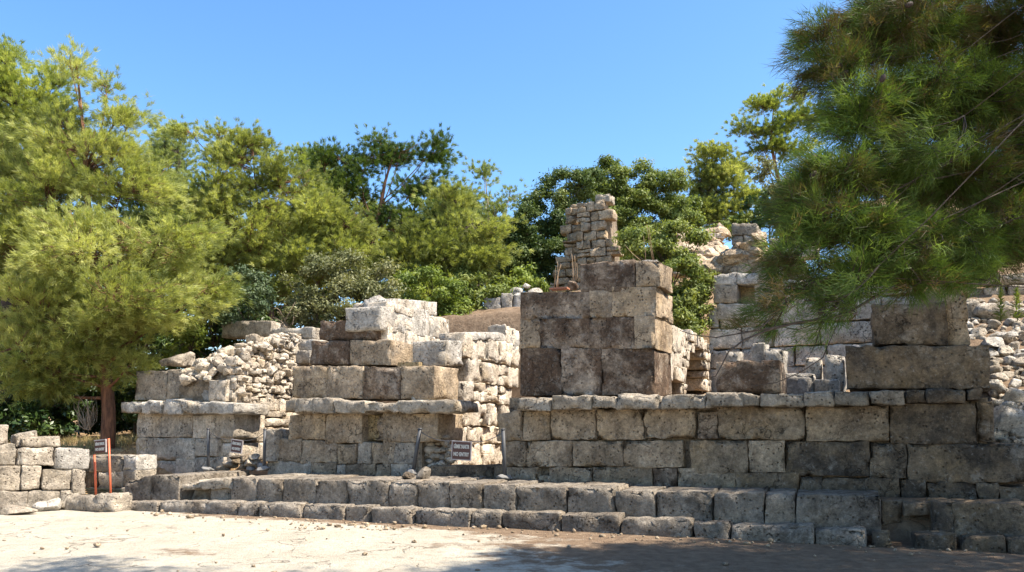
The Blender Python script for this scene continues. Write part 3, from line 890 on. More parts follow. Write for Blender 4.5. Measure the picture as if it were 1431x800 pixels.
# ---------------- leaning tower stub on the hill
tp = at_depth(820, 404, 29.0)
w8 = thing('tower_ruin', 'slim ruined masonry tower stub standing on the slope among dark shrubs', 'ruined tower', (tp[0], tp[1], tz(tp[0], tp[1])))
PF = Plane(at_depth(786, 600, 29.3) * np.array([1, 1, 0]), np.array([math.cos(R(-52)), math.sin(R(-52)), 0]))
def plane_pts(d, ang, px0): 
    return Plane(at_depth(px0, 600, d) * np.array([1, 1, 0]), np.array([math.cos(R(ang)), math.sin(R(ang)), 0]))
TA = plane_pts(29.0, -24, 806)                           # sunlit face turned to the right
TB = plane_pts(29.6, -24, 786)
pa = to_plane(TA, [(806, 412), (806, 345), (812, 300), (812, 282), (851, 280), (853, 310), (856, 345), (857, 412)])
masonry(TA, pa, h=(.22, .4), w=(.28, .65), depth=.5, proud=.05, drop=.6, r=.05, chip=.1).build('lit_face', M['front'], w8)
pb = to_plane(TB, [(768, 412), (774, 384), (786, 350), (786, 290), (800, 284), (812, 283), (812, 412)])
masonry(TB, pb, h=(.22, .4), w=(.25, .6), depth=.5, proud=.07, drop=.6, r=.05, chip=.1).build('broken_face', M['front'], w8)
slab(TA, to_plane(TA, [(806, 425), (806, 345), (814, 290), (848, 288), (853, 345), (854, 425)]), .25, .9).build('core', M['core'], w8, smooth=False)
slab(TB, to_plane(TB, [(780, 425), (790, 340), (792, 292), (810, 288), (812, 425)]), .35, .9).build('core', M['core'], w8, smooth=False)
add_block(w8, TA, 7, 318, (78, 70), 393, 112, 'grey', depth=.6, chip=.1)

# ---------------- low walls on the far hillside
w9 = thing('hillside_wall', 'short pale block wall at the head of the bare brown slope', 'low wall', tuple(at_depth(715, 428, 25.5)))
HP = plane_pts(25.5, -10, 695)
for b in [(44, 155, 80, 196), (80, 152, 140, 196), (-10, 168, 44, 196)]:
    add_block(w9, HP, 4, *b, 'white', depth=.6, r=.05, chip=.1, drop=.2)
for i, (px, py, s) in enumerate([(722, 410, .24), (745, 412, .3), (735, 400, .16)]):
    p = at_depth(px, py, 26.2); v, f = rock(p, (s, s, s * .8), 3)
    tag(mesh_obj('boulder', v, f, M['white']), ['round white stone on the pale wall at the head of the slope', 'pale boulder at the foot of the slim tower', 'smallest white stone heaped on the slope-head wall'][i], 'boulder')
# rocky white path bank between shrubs and the back wall
w10 = thing('rubble_bank', 'white rubble bank with a scrap of small-stone walling, beside the tall back wall', 'rubble bank', tuple(at_depth(965, 375, 25)))
mb = MB()
for _ in range(260):
    px = rng.uniform(945, 1008); py = rng.uniform(322, 385)
    dd = 25 + (380 - py) * .06
    p = at_depth(px, py, dd); s = float(np.clip(rng.lognormal(-1.9, .55), .06, .5))
    v, f = rock(p, (s * 1.2, s, s * .7), 2, 7, .08); mb.add(v, f, rng.random())
mb.build('stones', M['front'], w10, smooth=False)
KP = plane_pts(27.5, -5, 985)
masonry(KP, to_plane(KP, [(978, 372), (978, 330), (1012, 328), (1012, 372)]), h=(.14, .24), w=(.2, .5), depth=.4, drop=.5).build('small_stone_walling', M['grey'], w10)

# ---------------- left low wall
LA = at_ground(-60, 722); LB = at_ground(122, 711)
LA[2] = LB[2] = 0
ldir = (LB - LA) / np.linalg.norm(LB - LA)
LP = Plane(LA, ldir)
w11 = thing('low_wall', 'low sunlit wall of big pale blocks at the left edge of the paved ground', 'low wall', tuple(LB))
for b in [(-160, 215, -40, 378), (-40, 212, 126, 378), (132, 242, 402, (382, 380)), (408, (242, 256), 665, 406), 
          (-170, 376, -20, 568), (-20, 376, 157, 566), (159, 378, 311, 562), (313, 404, 532, 560), (534, (404, 406), 645, 600),
          (-170, 568, -30, 735), (-30, 568, 205, 730), (205, 566, 450, 700), (450, 556, 600, 660)]:
    add_block(w11, LP, 12, *b, 'grey' if b[0] != 408 else 'white', depth=.8, r=.05, chip=.07, amp=.014, yaw=.03, drop=.1 if (b[3] if not isinstance(b[3], tuple) else 0) > 640 else 0)
for b, lab in [((118, (150, 120), 290, 240), 'flat grey slab lying askew on top of the low sunlit wall'), ((160, (170, 158), 460, 244), 'long rounded block on the top course of the low sunlit wall'), ((-60, (80, 74), 66, 222), 'tall pale block at the picture edge on the low sunlit wall')]:
    q = Plane(LP.O - LP.out * (.25 if b[0] == 118 else .06), LP.A)
    lone(q, 12, *b, 'grey', lab, .55, r=.06, chip=.1)
# corner wall behind the orange signpost
CW = front(1.15)
w12 = thing('corner_wall', 'low broken wall half in shade behind the orange posts, with a dark grating at its foot', 'low wall', tuple(CW.pt(CW.hit(160, 690)[0], 0)))
for b in [(664, (296, 302), 905, 430, 'grey'), (905, 298, 1012, 420, 'white'), (735, 420, 905, 560, 'grey'), (905, 412, 1005, 540, 'grey'), (660, 430, 735, 560, 'dark'), (640, 540, 1000, 660, 'grey')]:
    add_block(w12, CW, 12, *b, depth=.6, r=.05, chip=.1, yaw=.03)
mb = MB()
for i in range(6):
    a0, z0 = CW.hit(zx(12, 640), zy(12, 548 + i * 14)); a1, _ = CW.hit(zx(12, 930), zy(12, 548 + i * 14))
    v, f = obox(CW.pt((a0 + a1) / 2, z0, -.08), CW.A, (a1 - a0, .05, .022)); mb.add(v, f)
a0, z0 = CW.hit(zx(12, 640), zy(12, 600))
mb.build('grating', M['grate'], w12, smooth=False)

# ---------------- the stepped bench and the kerb course
w13 = thing('stone_bench', 'long bench-high upper step of squared blocks along the foot of the ruin', 'stone step', tuple(front(.35).pt(5, 0)))
BE = front(.38)
ups = [(173, (671, 664), 211, (697, 696)), (211, (664, 664), 250, (696, 697)), (322, 668, 358, 700), (358, 669, 396, 701), (396, 669, 441, 702), (441, 671, 485, 703),
       (485, 671, 543, 705), (543, 672, 583, 707), (583, 673, 628, 709), (628, 675, 675, 711), (675, 677, 721, 713), (721, 680, 792, 716), (792, 680, 859, 719),
       (859, 685, 916, 722), (916, 686, 996, 726), (996, 688, 1068, (729, 731)), (1068, 690, 1112, 732), (1112, 691, 1233, 738),
       (1303, 701, 1334, 747), (1331, 703, 1445, 750)]
for b in ups:
    ub = BE.hit((b[0] + b[2]) / 2, 700)[0]
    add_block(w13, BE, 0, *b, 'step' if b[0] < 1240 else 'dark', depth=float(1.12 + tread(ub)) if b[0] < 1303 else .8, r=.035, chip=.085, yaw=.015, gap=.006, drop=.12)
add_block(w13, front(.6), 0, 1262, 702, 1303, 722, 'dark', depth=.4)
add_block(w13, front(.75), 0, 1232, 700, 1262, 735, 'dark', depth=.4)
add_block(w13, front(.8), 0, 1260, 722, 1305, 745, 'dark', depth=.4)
lone(front(.42), 0, 253, (675, 668), 330, (688, 684), 'grey', 'broken slab bridging the gap in the upper step', .75, r=.05, chip=.12, amp=.025)
lone(front(.5), 0, 294, 683, 322, 699, 'grey', 'small block propping the broken slab in the gap of the upper step', .5, r=.04, chip=.1, drop=.1)
add_block(w13, front(.95), 0, 250, 672, 324, 702, 'dark', depth=.4, chip=.12, drop=.1)
w14 = thing('stone_kerb', 'worn lower step of long rounded kerb blocks edging the open ground', 'stone step', tuple(front(0).pt(5, 0)))
KE = front(0.0)
kb = [(158, 700, 176, 713), (176, 701, 220, 714), (220, 700, 271, 715), (271, 701, 334, 718), (334, 702, 361, 719), (361, 703, 422, 722), (422, 705, 482, 726), (482, 707, 516, 729),
      (516, 709, 577, 733), (577, 712, 657, 736), (657, 714, 700, 738), (700, 716, 783, 741), (783, 720, 867, 745), (867, 725, 968, 750), (968, 731, 1020, 753), (1020, 734, 1137, 760), (1137, 739, 1213, 765),
      (1218, 742, 1246, 766), (1277, 745, 1340, 768), (1345, 750, 1408, 774), (1408, 753, 1450, 777)]
for b in kb:
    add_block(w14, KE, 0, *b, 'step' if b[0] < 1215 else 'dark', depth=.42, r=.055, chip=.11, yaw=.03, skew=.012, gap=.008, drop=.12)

# ---------------- fallen stones by the left wall
a, z = front(-.35).hit(118, 703)
def lying(px, py, size, label, mat, rot, n=3, cuts=5):
    p = at_ground(px, py); v, f = rock((p[0], p[1], size[2] * .8), size, n, cuts, .1, rot=rot)
    return tag(mesh_obj('fallen_stone', v, f, M[mat]), label, 'fallen stone')
LPL = front(-.45)
v, f = px_block(LPL, 82, (694, 690), 158, (719, 716), .5, r=.5, chip=.08, amp=.03, drop=.05)
v, f = v, f
tag(mesh_obj('fallen_stone', v, f, M['grey']), 'long rounded drum-like stone lying at the foot of the orange signpost', 'fallen stone')
lying(64, 714, (.28, .22, .17), 'small pale fallen stone between the drum-like stone and the low sunlit wall', 'white', .3)
lying(22, 719, (.36, .22, .09), 'flat slab lying on the ground at the foot of the low sunlit wall', 'grey', .2)
# ------------------------------------------------------------------ signs and posts
SIGN_A = np.array([math.cos(R(-14)), math.sin(R(-14)), 0])
def board(parent_label, cen, A, wd, ht, lines, sizes, group, roll=0.0, rim=True):
    A = np.array(A, float); out = np.array([A[1], -A[0], 0.0]); Z = np.array([0, 0, 1.0])
    c, s = math.cos(roll), math.sin(roll)
    A2 = A * c + Z * s; Z2 = Z * c - A * s
    t = thing('sign_board', parent_label, 'sign', tuple(np.array(cen) - Z * ht / 2), group)
    mb = MB(); v, f = obox(cen, A2, (wd, .02, ht), Z2); mb.add(v, f); mb.build('panel', M['sign'], t, smooth=False)
    if rim:
        mb = MB()
        for k in (-1, 1):
            v, f = obox(np.array(cen) + A2 * k * (wd / 2 + .009), A2, (.018, .032, ht + .036), Z2); mb.add(v, f)
            v, f = obox(np.array(cen) + Z2 * k * (ht / 2 + .009), A2, (wd, .032, .018), Z2); mb.add(v, f)
        mb.build('rim', M['frame'], t, smooth=False)
    for k, (txt, sz) in enumerate(zip(lines, sizes)):
        cu = bpy.data.curves.new('lettering', 'FONT'); cu.body = txt; cu.size = sz; cu.align_x = 'CENTER'; cu.align_y = 'CENTER'; cu.extrude = .003; cu.offset = .0035
        tmp = bpy.data.objects.new('tmp_text', cu); COL.objects.link(tmp)
        bpy.context.view_layer.update()
        me = bpy.data.meshes.new_from_object(tmp.evaluated_get(bpy.context.evaluated_depsgraph_get()))
        bpy.data.objects.remove(tmp)
        co = np.array([q.co[:] for q in me.vertices]); fs = [tuple(p.vertices) for p in me.polygons]
        x0, x1 = co[:, 0].min(), co[:, 0].max()
        sc = min(1.0, wd * .86 / (x1 - x0))
        y = (.22 - .44 * k) * ht
        P = np.array(cen) + out * .0155 + np.outer(co[:, 0] * sc, A2) + np.outer(co[:, 1] + y, Z2) + np.outer(co[:, 2], out)
        mesh_obj('lettering', P, fs, M['letter'], t, smooth=False)
    return t
TXT = ['GİRMEK YASAKTIR', 'NO ENTRY']
def post(label, px, ytop, ybot, v, lean_px=0, mat='steel', rad=.032, footing=.16):
    pl = front(v); a0, z0 = pl.hit(px, ybot); a1, z1 = pl.hit(px + lean_px, ytop)
    b = pl.pt(a0, z0); tp_ = pl.pt(a1, z1)
    t = thing('metal_post', label, 'post', tuple(b), 'grey posts holding the NO ENTRY chains')
    mb = MB(); v_, f = tube([b - np.array([0, 0, .05]), b * .5 + tp_ * .5, tp_], rad, 12); mb.add(v_, f); mb.build('shaft', M[mat], t)
    mb = MB(); v_, f = tube([tp_, tp_ + np.array([0, 0, .02])], rad * 1.2, 12); mb.add(v_, f); mb.build('cap', M['steel_dk'], t)
    if footing:
        v_, f = rock(b + np.array([0, 0, .0]), (footing * 1.0, footing * .8, footing * .4), 3, 8, .2); mesh_obj('footing', v_, f, M['concrete'], t)
    return tp_
pa_ = post('grey post left of the small tilted NO ENTRY board, in front of the pale pier', 291, 600, 655, 1.25)
pb_ = post('grey post right of the small tilted NO ENTRY board, by the upright worn block', 369, 601, 655, 1.25, 1)
pc_ = post('leaning grey post with one bright side, left of the larger NO ENTRY board', 577, 600, 660, 1.25, 10, rad=.036)
pd_ = post('grey post right of the larger NO ENTRY board, against the long podium', 706, 601, 668, 1.2, -3, rad=.036)
def chain_board(label, p, q, cpx, cpy, vv, wd, ht, roll):
    pl = front(vv); a, z = pl.hit(cpx, cpy); cen = pl.pt(a, z)
    A = (q - p); A[2] = 0; A /= np.linalg.norm(A)
    # keep the board in the vertical plane of its chain
    k = np.dot(cen - p, A); cen = p + A * k; cen[2] = z
    t = board(label, cen, A, wd, ht, TXT, [ht * .30, ht * .30], 'brown NO ENTRY boards', roll)
    mb = MB()
    Z = np.array([0, 0, 1.0])
    c, s = math.cos(roll), math.sin(roll); A2 = A * c + Z * s; Z2 = Z * c - A * s
    for e, sg in ((p, -1), (q, 1)):
        e = e - np.array([0, 0, .05]); tgt = cen + A2 * sg * wd * .42 + Z2 * (ht / 2 + .02)
        pts = [e + (tgt - e) * s_ - np.array([0, 0, .07 * math.sin(math.pi * s_)]) for s_ in np.linspace(0, 1, 9)]
        v, f = tube(pts, .007, 5); mb.add(v, f)
    mb.build('chain', M['steel_dk'], t)
chain_board('small brown NO ENTRY board hanging tilted on its chain before the rubble-topped pale pier', pa_.copy(), pb_.copy(), 331, 624, 1.25, .30, .26, R(-6))
chain_board('larger brown NO ENTRY board hanging in the passage between the stepped and the tallest pier', pc_.copy(), pd_.copy(), 645, 630, 1.22, .40, .33, R(-2))
# orange framed sign
OP = front(.12)
a0, z0 = OP.hit(135, 689); a1, _ = OP.hit(155, 695); az, zt = OP.hit(143, 614)
osn = thing('post_sign', 'brown warning board on two thin orange-red posts at the corner of the low wall', 'sign', tuple(OP.pt((a0 + a1) / 2, z0)), 'brown NO ENTRY boards')
for px0, yb, px1, yt in ((135, 692, 132, 636), (156, 698, 152, 613)):
    q0 = OP.hit(px0, yb); q1 = OP.hit(px1, yt)
    mb = MB(); v, f = tube([OP.pt(q0[0], q0[1] - .2), OP.pt(*q1)], .022, 8); mb.add(v, f); mb.build('leg', M['orange'], osn)
q = OP.hit(142, 624.5); cen = OP.pt(q[0], q[1], -.03)
A = T.copy(); out = -N
w_, h_ = .29, .25
A2 = A * math.cos(R(5)) + np.array([0, 0, 1]) * math.sin(R(5)); Z2 = np.array([0, 0, 1]) * math.cos(R(5)) - A * math.sin(R(5))
mb = MB(); v, f = obox(cen, A2, (w_, .018, h_), Z2); mb.add(v, f); mb.build('panel', M['sign'], osn, smooth=False)
mb = MB()
v, f = obox(cen + Z2 * (h_ / 2 + .01), A2, (w_ + .03, .03, .02), Z2); mb.add(v, f)
v, f = obox(cen + A2 * (w_ / 2 + .01), A2, (.02, .03, h_), Z2); mb.add(v, f)
mb.build('rim', M['frame'], osn, smooth=False)
for k, txt in enumerate(TXT):
    cu = bpy.data.curves.new('lettering', 'FONT'); cu.body = txt; cu.size = .075; cu.align_x = 'CENTER'; cu.align_y = 'CENTER'; cu.extrude = .003; cu.offset = .003
    tmp = bpy.data.objects.new('tmp_text', cu); COL.objects.link(tmp); bpy.context.view_layer.update()
    me = bpy.data.meshes.new_from_object(tmp.evaluated_get(bpy.context.evaluated_depsgraph_get())); bpy.data.objects.remove(tmp)
    co = np.array([q.co[:] for q in me.vertices]); fs = [tuple(p.vertices) for p in me.polygons]
    sc = min(1.0, w_ * .86 / (co[:, 0].max() - co[:, 0].min())); y = (.22 - .44 * k) * h_
    mesh_obj('lettering', cen + out * .0145 + np.outer(co[:, 0] * sc, A2) + np.outer(co[:, 1] + y, Z2) + np.outer(co[:, 2], out), fs, M['letter'], osn, smooth=False)

# loose rocks about the posts
def lay_px(px, py, v, size, label, mat='grey', cat='loose stone', name='loose_stone', group=None, n=3):
    a, z = front(v).hit(px, py)
    vv, f = rock(front(v).pt(a, z + size[2] * .5), size, n)
    return tag(mesh_obj(name, vv, f, M[mat]), label, cat, group)
lay_px(593, 668, 1.05, (.2, .17, .14), 'angular grey stone at the foot of the leaning post', 'step')  # darker step stone stands in for the shade this stone lies in
lay_px(571, 668, 1.1, (.16, .12, .07), 'flat dark stone beside the leaning post', 'dark')
for i, (px, py, s, m) in enumerate([(320, 652, .16, 'grey'), (335, 648, .18, 'dark'), (350, 650, .2, 'grey'), (344, 642, .14, 'core'), (330, 643, .13, 'dark'), (357, 641, .12, 'grey'), (312, 657, .13, 'grey'), (365, 655, .13, 'concrete'), (340, 655, .12, 'grey'), (352, 657, .11, 'concrete')]):
    lay_px(px, py, 1.55, (s * 1.3, s, s * .6), 'stone of the grey rubble heap under the small tilted NO ENTRY board', m, group='rubble under the small board')
lay_px(321, 624, 2.4, (.26, .22, .24), 'rounded pale stone just left of the small tilted board', 'white')

# ------------------------------------------------------------------ rubble slope at the right
gr = 'rubble stones on the slope at the right edge'
k = 0
big = [(1408, 598, .42, 'large bright angular stone at the foot of the rubble slope'), (1395, 585, .2, None), (1424, 618, .16, None)]
placed = []
for i in range(1400):
    px = rng.uniform(1352, 1436); py = rng.uniform(425, 622)
    if px < 1385 and py > 478: continue
    # intersect the view ray with the slope
    r = ray(px, py); t = None
    for d in np.linspace(10.5, 20, 120):
        p = EYE + r * (d / r[1])
        if p[2] < tz(p[0], p[1]): t = p; break
    if t is None: continue
    s = float(np.clip(rng.lognormal(-2.25, .5), .05, .34))
    if any(np.linalg.norm(t - q) < (s + s2) * .62 for q, s2 in placed): continue
    placed.append((t, s))
    if len(placed) > 210: break
for t, s in placed:
    v, f = rock(t + np.array([0, 0, s * .35]), (s * 1.15, s, s * .8), 3, 9, .07)
    tag(mesh_obj('rubble_stone', v, f, M[['white', 'grey', 'white', 'pale'][int(rng.integers(4))]]), 'broken stone lying in the rubble slope beyond the great dark blocks', 'rubble stone', gr)
for px, py, s, lab in [(1408, 600, .30, 'largest bright stone of the rubble slope, beside the blackened podium corner'), (1388, 548, .2, 'pale flat-topped stone of the rubble slope against the edge of the great dark block')]:
    r = ray(px, py)
    for d in np.linspace(10.5, 20, 200):
        p = EYE + r * (d / r[1])
        if p[2] < tz(p[0], p[1]): break
    v, f = rock(p + np.array([0, 0, s * .4]), (s * 1.3, s, s * .85), 3, 8, .06)
    tag(mesh_obj('rubble_stone', v, f, M['white']), lab, 'rubble stone')
w15 = wall_thing('low tumbled wall of small stones at the top of the rubble slope', 1395, 430, 7.5, 'hillside_wall', 'low wall')
RP = front(7.2)
masonry(RP, to_plane(RP, [(1345, 470), (1345, 398), (1372, 385), (1431, 390), (1480, 395), (1480, 470)]), h=(.2, .34), w=(.25, .6), depth=.4, proud=.08, chip=.1, r=.05).build('face_masonry', M['grey'], w15)

# pebbles and chips along the kerb
mb = MB()
for _ in range(300):
    u_ = rng.uniform(.5, 15.5); v_ = -abs(rng.normal(0, .45)) - .03
    if rng.random() < .35: v_ = rng.uniform(-6, -.2)
    s = float(np.clip(rng.lognormal(-3.9, .45), .008, .06))
    if rng.random() < .05: s *= 1.6
    p = P0 + T * u_ + N * v_
    vv, f = rock((p[0], p[1], s * .35 + .004), (s * 1.2, s, s * .7), 1, 5, .1); mb.add(vv, f, rng.random())
for _ in range(110):
    px, py = rng.uniform(395, 560), rng.uniform(722, 742)
    p = at_ground(px, py); s = float(np.clip(rng.lognormal(-4, .5), .008, .05))
    vv, f = rock((p[0], p[1], s * .4), (s * 1.2, s, s * .7), 1, 5, .1); mb.add(vv, f, rng.random())
structure(tag(mb.build('pebbles', M['front']), 'scattered chips and pebbles along the foot of the kerb', 'pebbles'), 'stuff')

# ------------------------------------------------------------------ trees
def lobe_pts(l, d, n, surf=.55, fat=1.0):
    """random points inside an ellipsoid lobe, biased to its skin. l = (cx,cy,rx,ry[,dd]) in pixels at depth d"""
    dd = d + (l[4] if len(l) > 4 else 0.0)
    l = (l[0], l[1], l[2] * fat, l[3] * fat)
    c = at_depth(l[0], l[1], dd); k = dd / FPX
    r = np.array([l[2] * k, (l[2] + l[3]) / 2 * k * .9, l[3] * k])
    g = rng.normal(size=(n, 3)); g /= np.linalg.norm(g, axis=1, keepdims=True)
    rad = rng.uniform(0, 1, n) ** (1 / 3) * (1 - surf) + surf * rng.uniform(.7, 1.08, n)
    return c, r, c + g * rad[:, None] * r, g

def needles(cent, dirs, m, L, wd, spread, tint):
    """cent (n,3) tuft centres, dirs (n,3) shoot directions -> triangles"""
    n = len(cent)
    d = dirs[:, None, :] + spread * rng.normal(size=(n, m, 3)) + np.array([0, 0, .18])
    d /= np.linalg.norm(d, axis=2, keepdims=True)
    l = L * rng.uniform(.65, 1.15, (n, m, 1))
    s = np.cross(d, rng.normal(size=(n, m, 3))); s /= np.maximum(np.linalg.norm(s, axis=2, keepdims=True), 1e-6)
    c = cent[:, None, :] + rng.normal(size=(n, m, 3)) * L * .18
    # slight droop at the tip
    a = c + s * wd * .5; b = c - s * wd * .5; t = c + d * l - np.array([0, 0, 1]) * l * .12
    v = np.stack([a, b, t], 2).reshape(-1, 3)
    f = np.arange(n * m * 3, dtype=np.int32).reshape(-1, 3)
    tt = np.repeat(np.clip(tint[:, None] + rng.normal(size=(n, m)) * .1, 0, 1).reshape(-1), 3)
    return v, f, tt
def leaves(cent, nrm, size, tint, up=.4):
    n = len(cent)
    d = nrm + rng.normal(size=(n, 3)) * .7 + np.array([0, 0, up]); d /= np.linalg.norm(d, axis=1, keepdims=True)
    a = np.cross(d, rng.normal(size=(n, 3))); a /= np.linalg.norm(a, axis=1, keepdims=True)
    b = np.cross(d, a)
    l = size * rng.uniform(.7, 1.3, (n, 1))
    v = np.stack([cent - a * l, cent - b * l * .42 + d * l * .1, cent + a * l, cent + b * l * .42 + d * l * .1], 1).reshape(-1, 3)
    f = np.arange(n * 4, dtype=np.int32).reshape(-1, 4)
    tt = np.repeat(np.clip(tint + rng.normal(size=n) * .12, 0, 1), 4)
    return v, f, tt

def curve(p, q, sag=.0, n=6, wob=.0):
    p, q = np.array(p), np.array(q); out = []
    o = rng.normal(size=3) * wob * np.linalg.norm(q - p)
    for t in np.linspace(0, 1, n):
        out.append(p + (q - p) * t + np.array([0, 0, sag]) * np.linalg.norm(q - p) * math.sin(math.pi * t) + o * math.sin(math.pi * t))
    return np.array(out)
def nearest(path, p, below=.25):
    path = np.array(path); t = np.linspace(0, 1, len(path)); tt = np.linspace(0, 1, 40)
    q = np.stack([np.interp(tt, t, path[:, k]) for k in range(3)], 1)
    w = np.array(p) - np.array([0, 0, below * np.linalg.norm(p - q[0])])
    i = int(np.argmin(np.linalg.norm(q - w, axis=1)))
    return q[i], i / 39

def tree(name, label, cat, d, trunk, lobes, mat, bark, kind='pine', dens=1.0, trad=.2, group=None, L=.17, wd=.0145, m=25, leaf=.07, tmean=.5, base_z=None, twigs=True):
    tp_ = [at_depth(x, y, d) for x, y in trunk]
    b = tp_[0].copy(); b[2] = tz(b[0], b[1]) - .15 if base_z is None else base_z
    tp_ = [b] + tp_[1:] if tp_[0][2] > b[2] - .5 and abs(tp_[0][2] - b[2]) < .6 else [b] + tp_
    path = []
    for i in range(len(tp_) - 1):
        path += list(curve(tp_[i], tp_[i + 1], 0, 5, .02)[:-1])
    path.append(tp_[-1])
    root = thing(name, label, cat, tuple(b), group)
    wood = MB(); s = np.linspace(1, 0, len(path))
    v, f = tube(path, trad * (.09 + .91 * s ** 1.15), 9); wood.add(v, f)
    V = []; F = []; TT = []; n0 = 0
    for l in lobes:
        k = (d + (l[4] if len(l) > 4 else 0)) / FPX
        rm = math.sqrt(l[2] * l[3]) * k
        if kind == 'pine':
            nb = max(8, int(95 * dens * rm * rm / (L / .16) ** 1.6))
            c, r, sub, g = lobe_pts(l, d, int(4 + 5 * rm * rm), .6, 1.1)
            pick = rng.integers(0, len(sub), nb); off_ = rng.normal(size=(nb, 3)); off_ /= np.linalg.norm(off_, axis=1, keepdims=True)
            sr = min(.46, .28 * rm + .1) * (L / .17) ** .8
            pts = sub[pick] + off_ * sr * np.array([1.1, 1.1, .92]) * rng.uniform(.3, 1.0, (nb, 1)) ** .5
            g = off_ * .7 + g[pick] * .5
            st_ = rng.normal(size=len(sub)) * .14
            q0, s0 = nearest(path, c)
            limb = curve(q0, c, -.06, 6, .06)
            v, f = tube(limb, np.linspace(max(.018, trad * .26 * (1.1 - s0)), .012, 6), 6); wood.add(v, f)
            lt = rng.normal() * .12
            for p, gg, kk in zip(pts, g, pick):
                e = p; st, _ = nearest(limb, p, .1)
                br = curve(st, e, -.04, 4, .06)
                if twigs:
                    v, f = tube(br, np.linspace(.014, .004, 4), 4); wood.add(v, f)
                sd = e - br[-2]; sd = sd / max(np.linalg.norm(sd), 1e-6)
                sd = sd * .6 + gg * .3 + np.array([0, 0, .35])
                nt = 9
                side = rng.normal(size=(nt, 3)) * np.array([1, 1, .45]) * .27 * (L / .16) ** .5
                cc = e + side - sd * rng.uniform(0, .5, (nt, 1)) * .6
                dd_ = sd + side * 1.8
                dd_ /= np.linalg.norm(dd_, axis=1, keepdims=True)
                t_ = np.clip(tmean + lt + st_[kk] + rng.normal() * .12 + rng.normal(size=nt) * .08, 0, 1)
                v, f, tt = needles(cc, dd_, m, L, wd, .42, t_)
                V.append(v); F.append(f + n0); TT.append(tt); n0 += len(v)
        else:
            c, r, pts, g = lobe_pts(l, d, max(5, int(16 * rm * rm + 5)), .6)
            q0, s0 = nearest(path, c)
            for p, gg in zip(pts, g):
                if rng.random() < .35:
                    v, f = tube(curve(q0, p, .02, 5, .08), np.linspace(max(.012, trad * .3), .005, 5), 5); wood.add(v, f)
                cr = rng.uniform(.16, .36) * min(1.0, .55 + rm * .45)
                nl = int(190 * dens * (cr / .28) ** 2 * (.07 / leaf) ** 1.5)
                g2 = rng.normal(size=(nl, 3)); g2 /= np.linalg.norm(g2, axis=1, keepdims=True)
                cc = p + g2 * cr * np.clip(rng.normal(.8, .36, (nl, 1)), .1, 1.7) * np.array([1.15, 1.15, .75])
                v, f, tt = leaves(cc, g2, leaf, np.clip(tmean + rng.normal() * .2, 0, 1))
                V.append(v); F.append(f + n0); TT.append(tt); n0 += len(v)
    wood.build('trunk', M[bark], root)
    mesh_obj('crown', np.concatenate(V), np.concatenate(F), M[mat], root, smooth=False, tint=np.concatenate(TT))
    return root

PG = 'pine trees behind the ruins'
tree('pine_tree', 'big bright yellow-green pine with a reddish trunk behind the low sunlit wall', 'pine tree', 20.5,
     [(150, 606), (145, 500), (128, 330), (118, 200), (106, 85)],
     [(98, 92, 24, 20), (150, 112, 18, 13), (186, 158, 22, 11), (165, 162, 34, 18), (70, 165, 45, 30), (120, 215, 70, 34), (60, 262, 70, 45), (172, 260, 62, 40), (225, 330, 75, 42, -1), (120, 340, 90, 50, -1.5),
      (30, 350, 60, 55), (40, 425, 70, 42, -1), (150, 412, 85, 42, -2), (250, 402, 66, 34), (298, 396, 28, 16), (100, 470, 75, 30, -1), (186, 458, 60, 28), (25, 485, 48, 28, -1), (182, 508, 26, 20, -.5), (-30, 300, 50, 120), (60, 520, 46, 24, -.5), (120, 510, 40, 22, .5), (15, 530, 40, 22), (20, 440, 50, 40), (210, 430, 50, 30, -1)],
     'pine_y', 'bark_red', trad=.19, group=PG, dens=1.05)
tree('pine_tree', 'dense dark-topped pine at the picture edge behind the big yellow-green pine', 'pine tree', 25,
     [(10, 600), (15, 300), (20, 80)], [(12, 92, 42, 30), (72, 125, 32, 26), (25, 150, 58, 42), (85, 190, 40, 34), (10, 220, 60, 50), (60, 250, 55, 40), (-30, 150, 40, 80), (20, 300, 70, 50)],
     'pine_g', 'bark', trad=.22, group=PG, tmean=.62, wd=.019)
tree('pine_tree', 'thin pale pine standing just past the big yellow-green pine', 'pine tree', 30,
     [(240, 520), (238, 330), (236, 190)], [(238, 185, 22, 12), (250, 215, 34, 24), (222, 240, 30, 32), (262, 265, 38, 36), (238, 318, 44, 40), (210, 290, 30, 30)],
     'pine_pale', 'bark', trad=.18, group=PG, dens=.85, wd=.022, tmean=.45)
tree('pine_tree', 'broad yellow-green pine with a drooping arched top, middle of the left grove', 'pine tree', 26,
     [(382, 540), (375, 400), (352, 195)], [(262, 182, 26, 9), (300, 180, 30, 8), (330, 196, 34, 16), (350, 225, 48, 30), (300, 262, 55, 34), (392, 258, 52, 36), (428, 300, 58, 34), (338, 318, 68, 38), (418, 350, 60, 32), (482, 312, 34, 24), (290, 352, 44, 32), (378, 392, 58, 28), (478, 350, 36, 24)],
     'pine_y', 'bark_red', trad=.2, group=PG, wd=.02, tmean=.42)
tree('pine_tree', 'dark spreading pine with bare reddish limbs showing, above the stepped pier', 'pine tree', 29,
     [(524, 480), (520, 340), (538, 255), (556, 205)], [(448, 222, 26, 14), (478, 212, 24, 14), (512, 222, 36, 18), (530, 192, 16, 8), (560, 212, 40, 18), (606, 205, 24, 16), (616, 195, 12, 10), (470, 258, 36, 20), (592, 250, 34, 16), (562, 300, 40, 20), (628, 298, 38, 26), (500, 262, 24, 12), (480, 330, 40, 24)],
     'pine_dk', 'bark_red', trad=.2, group=PG, wd=.022, tmean=.42, dens=.9)
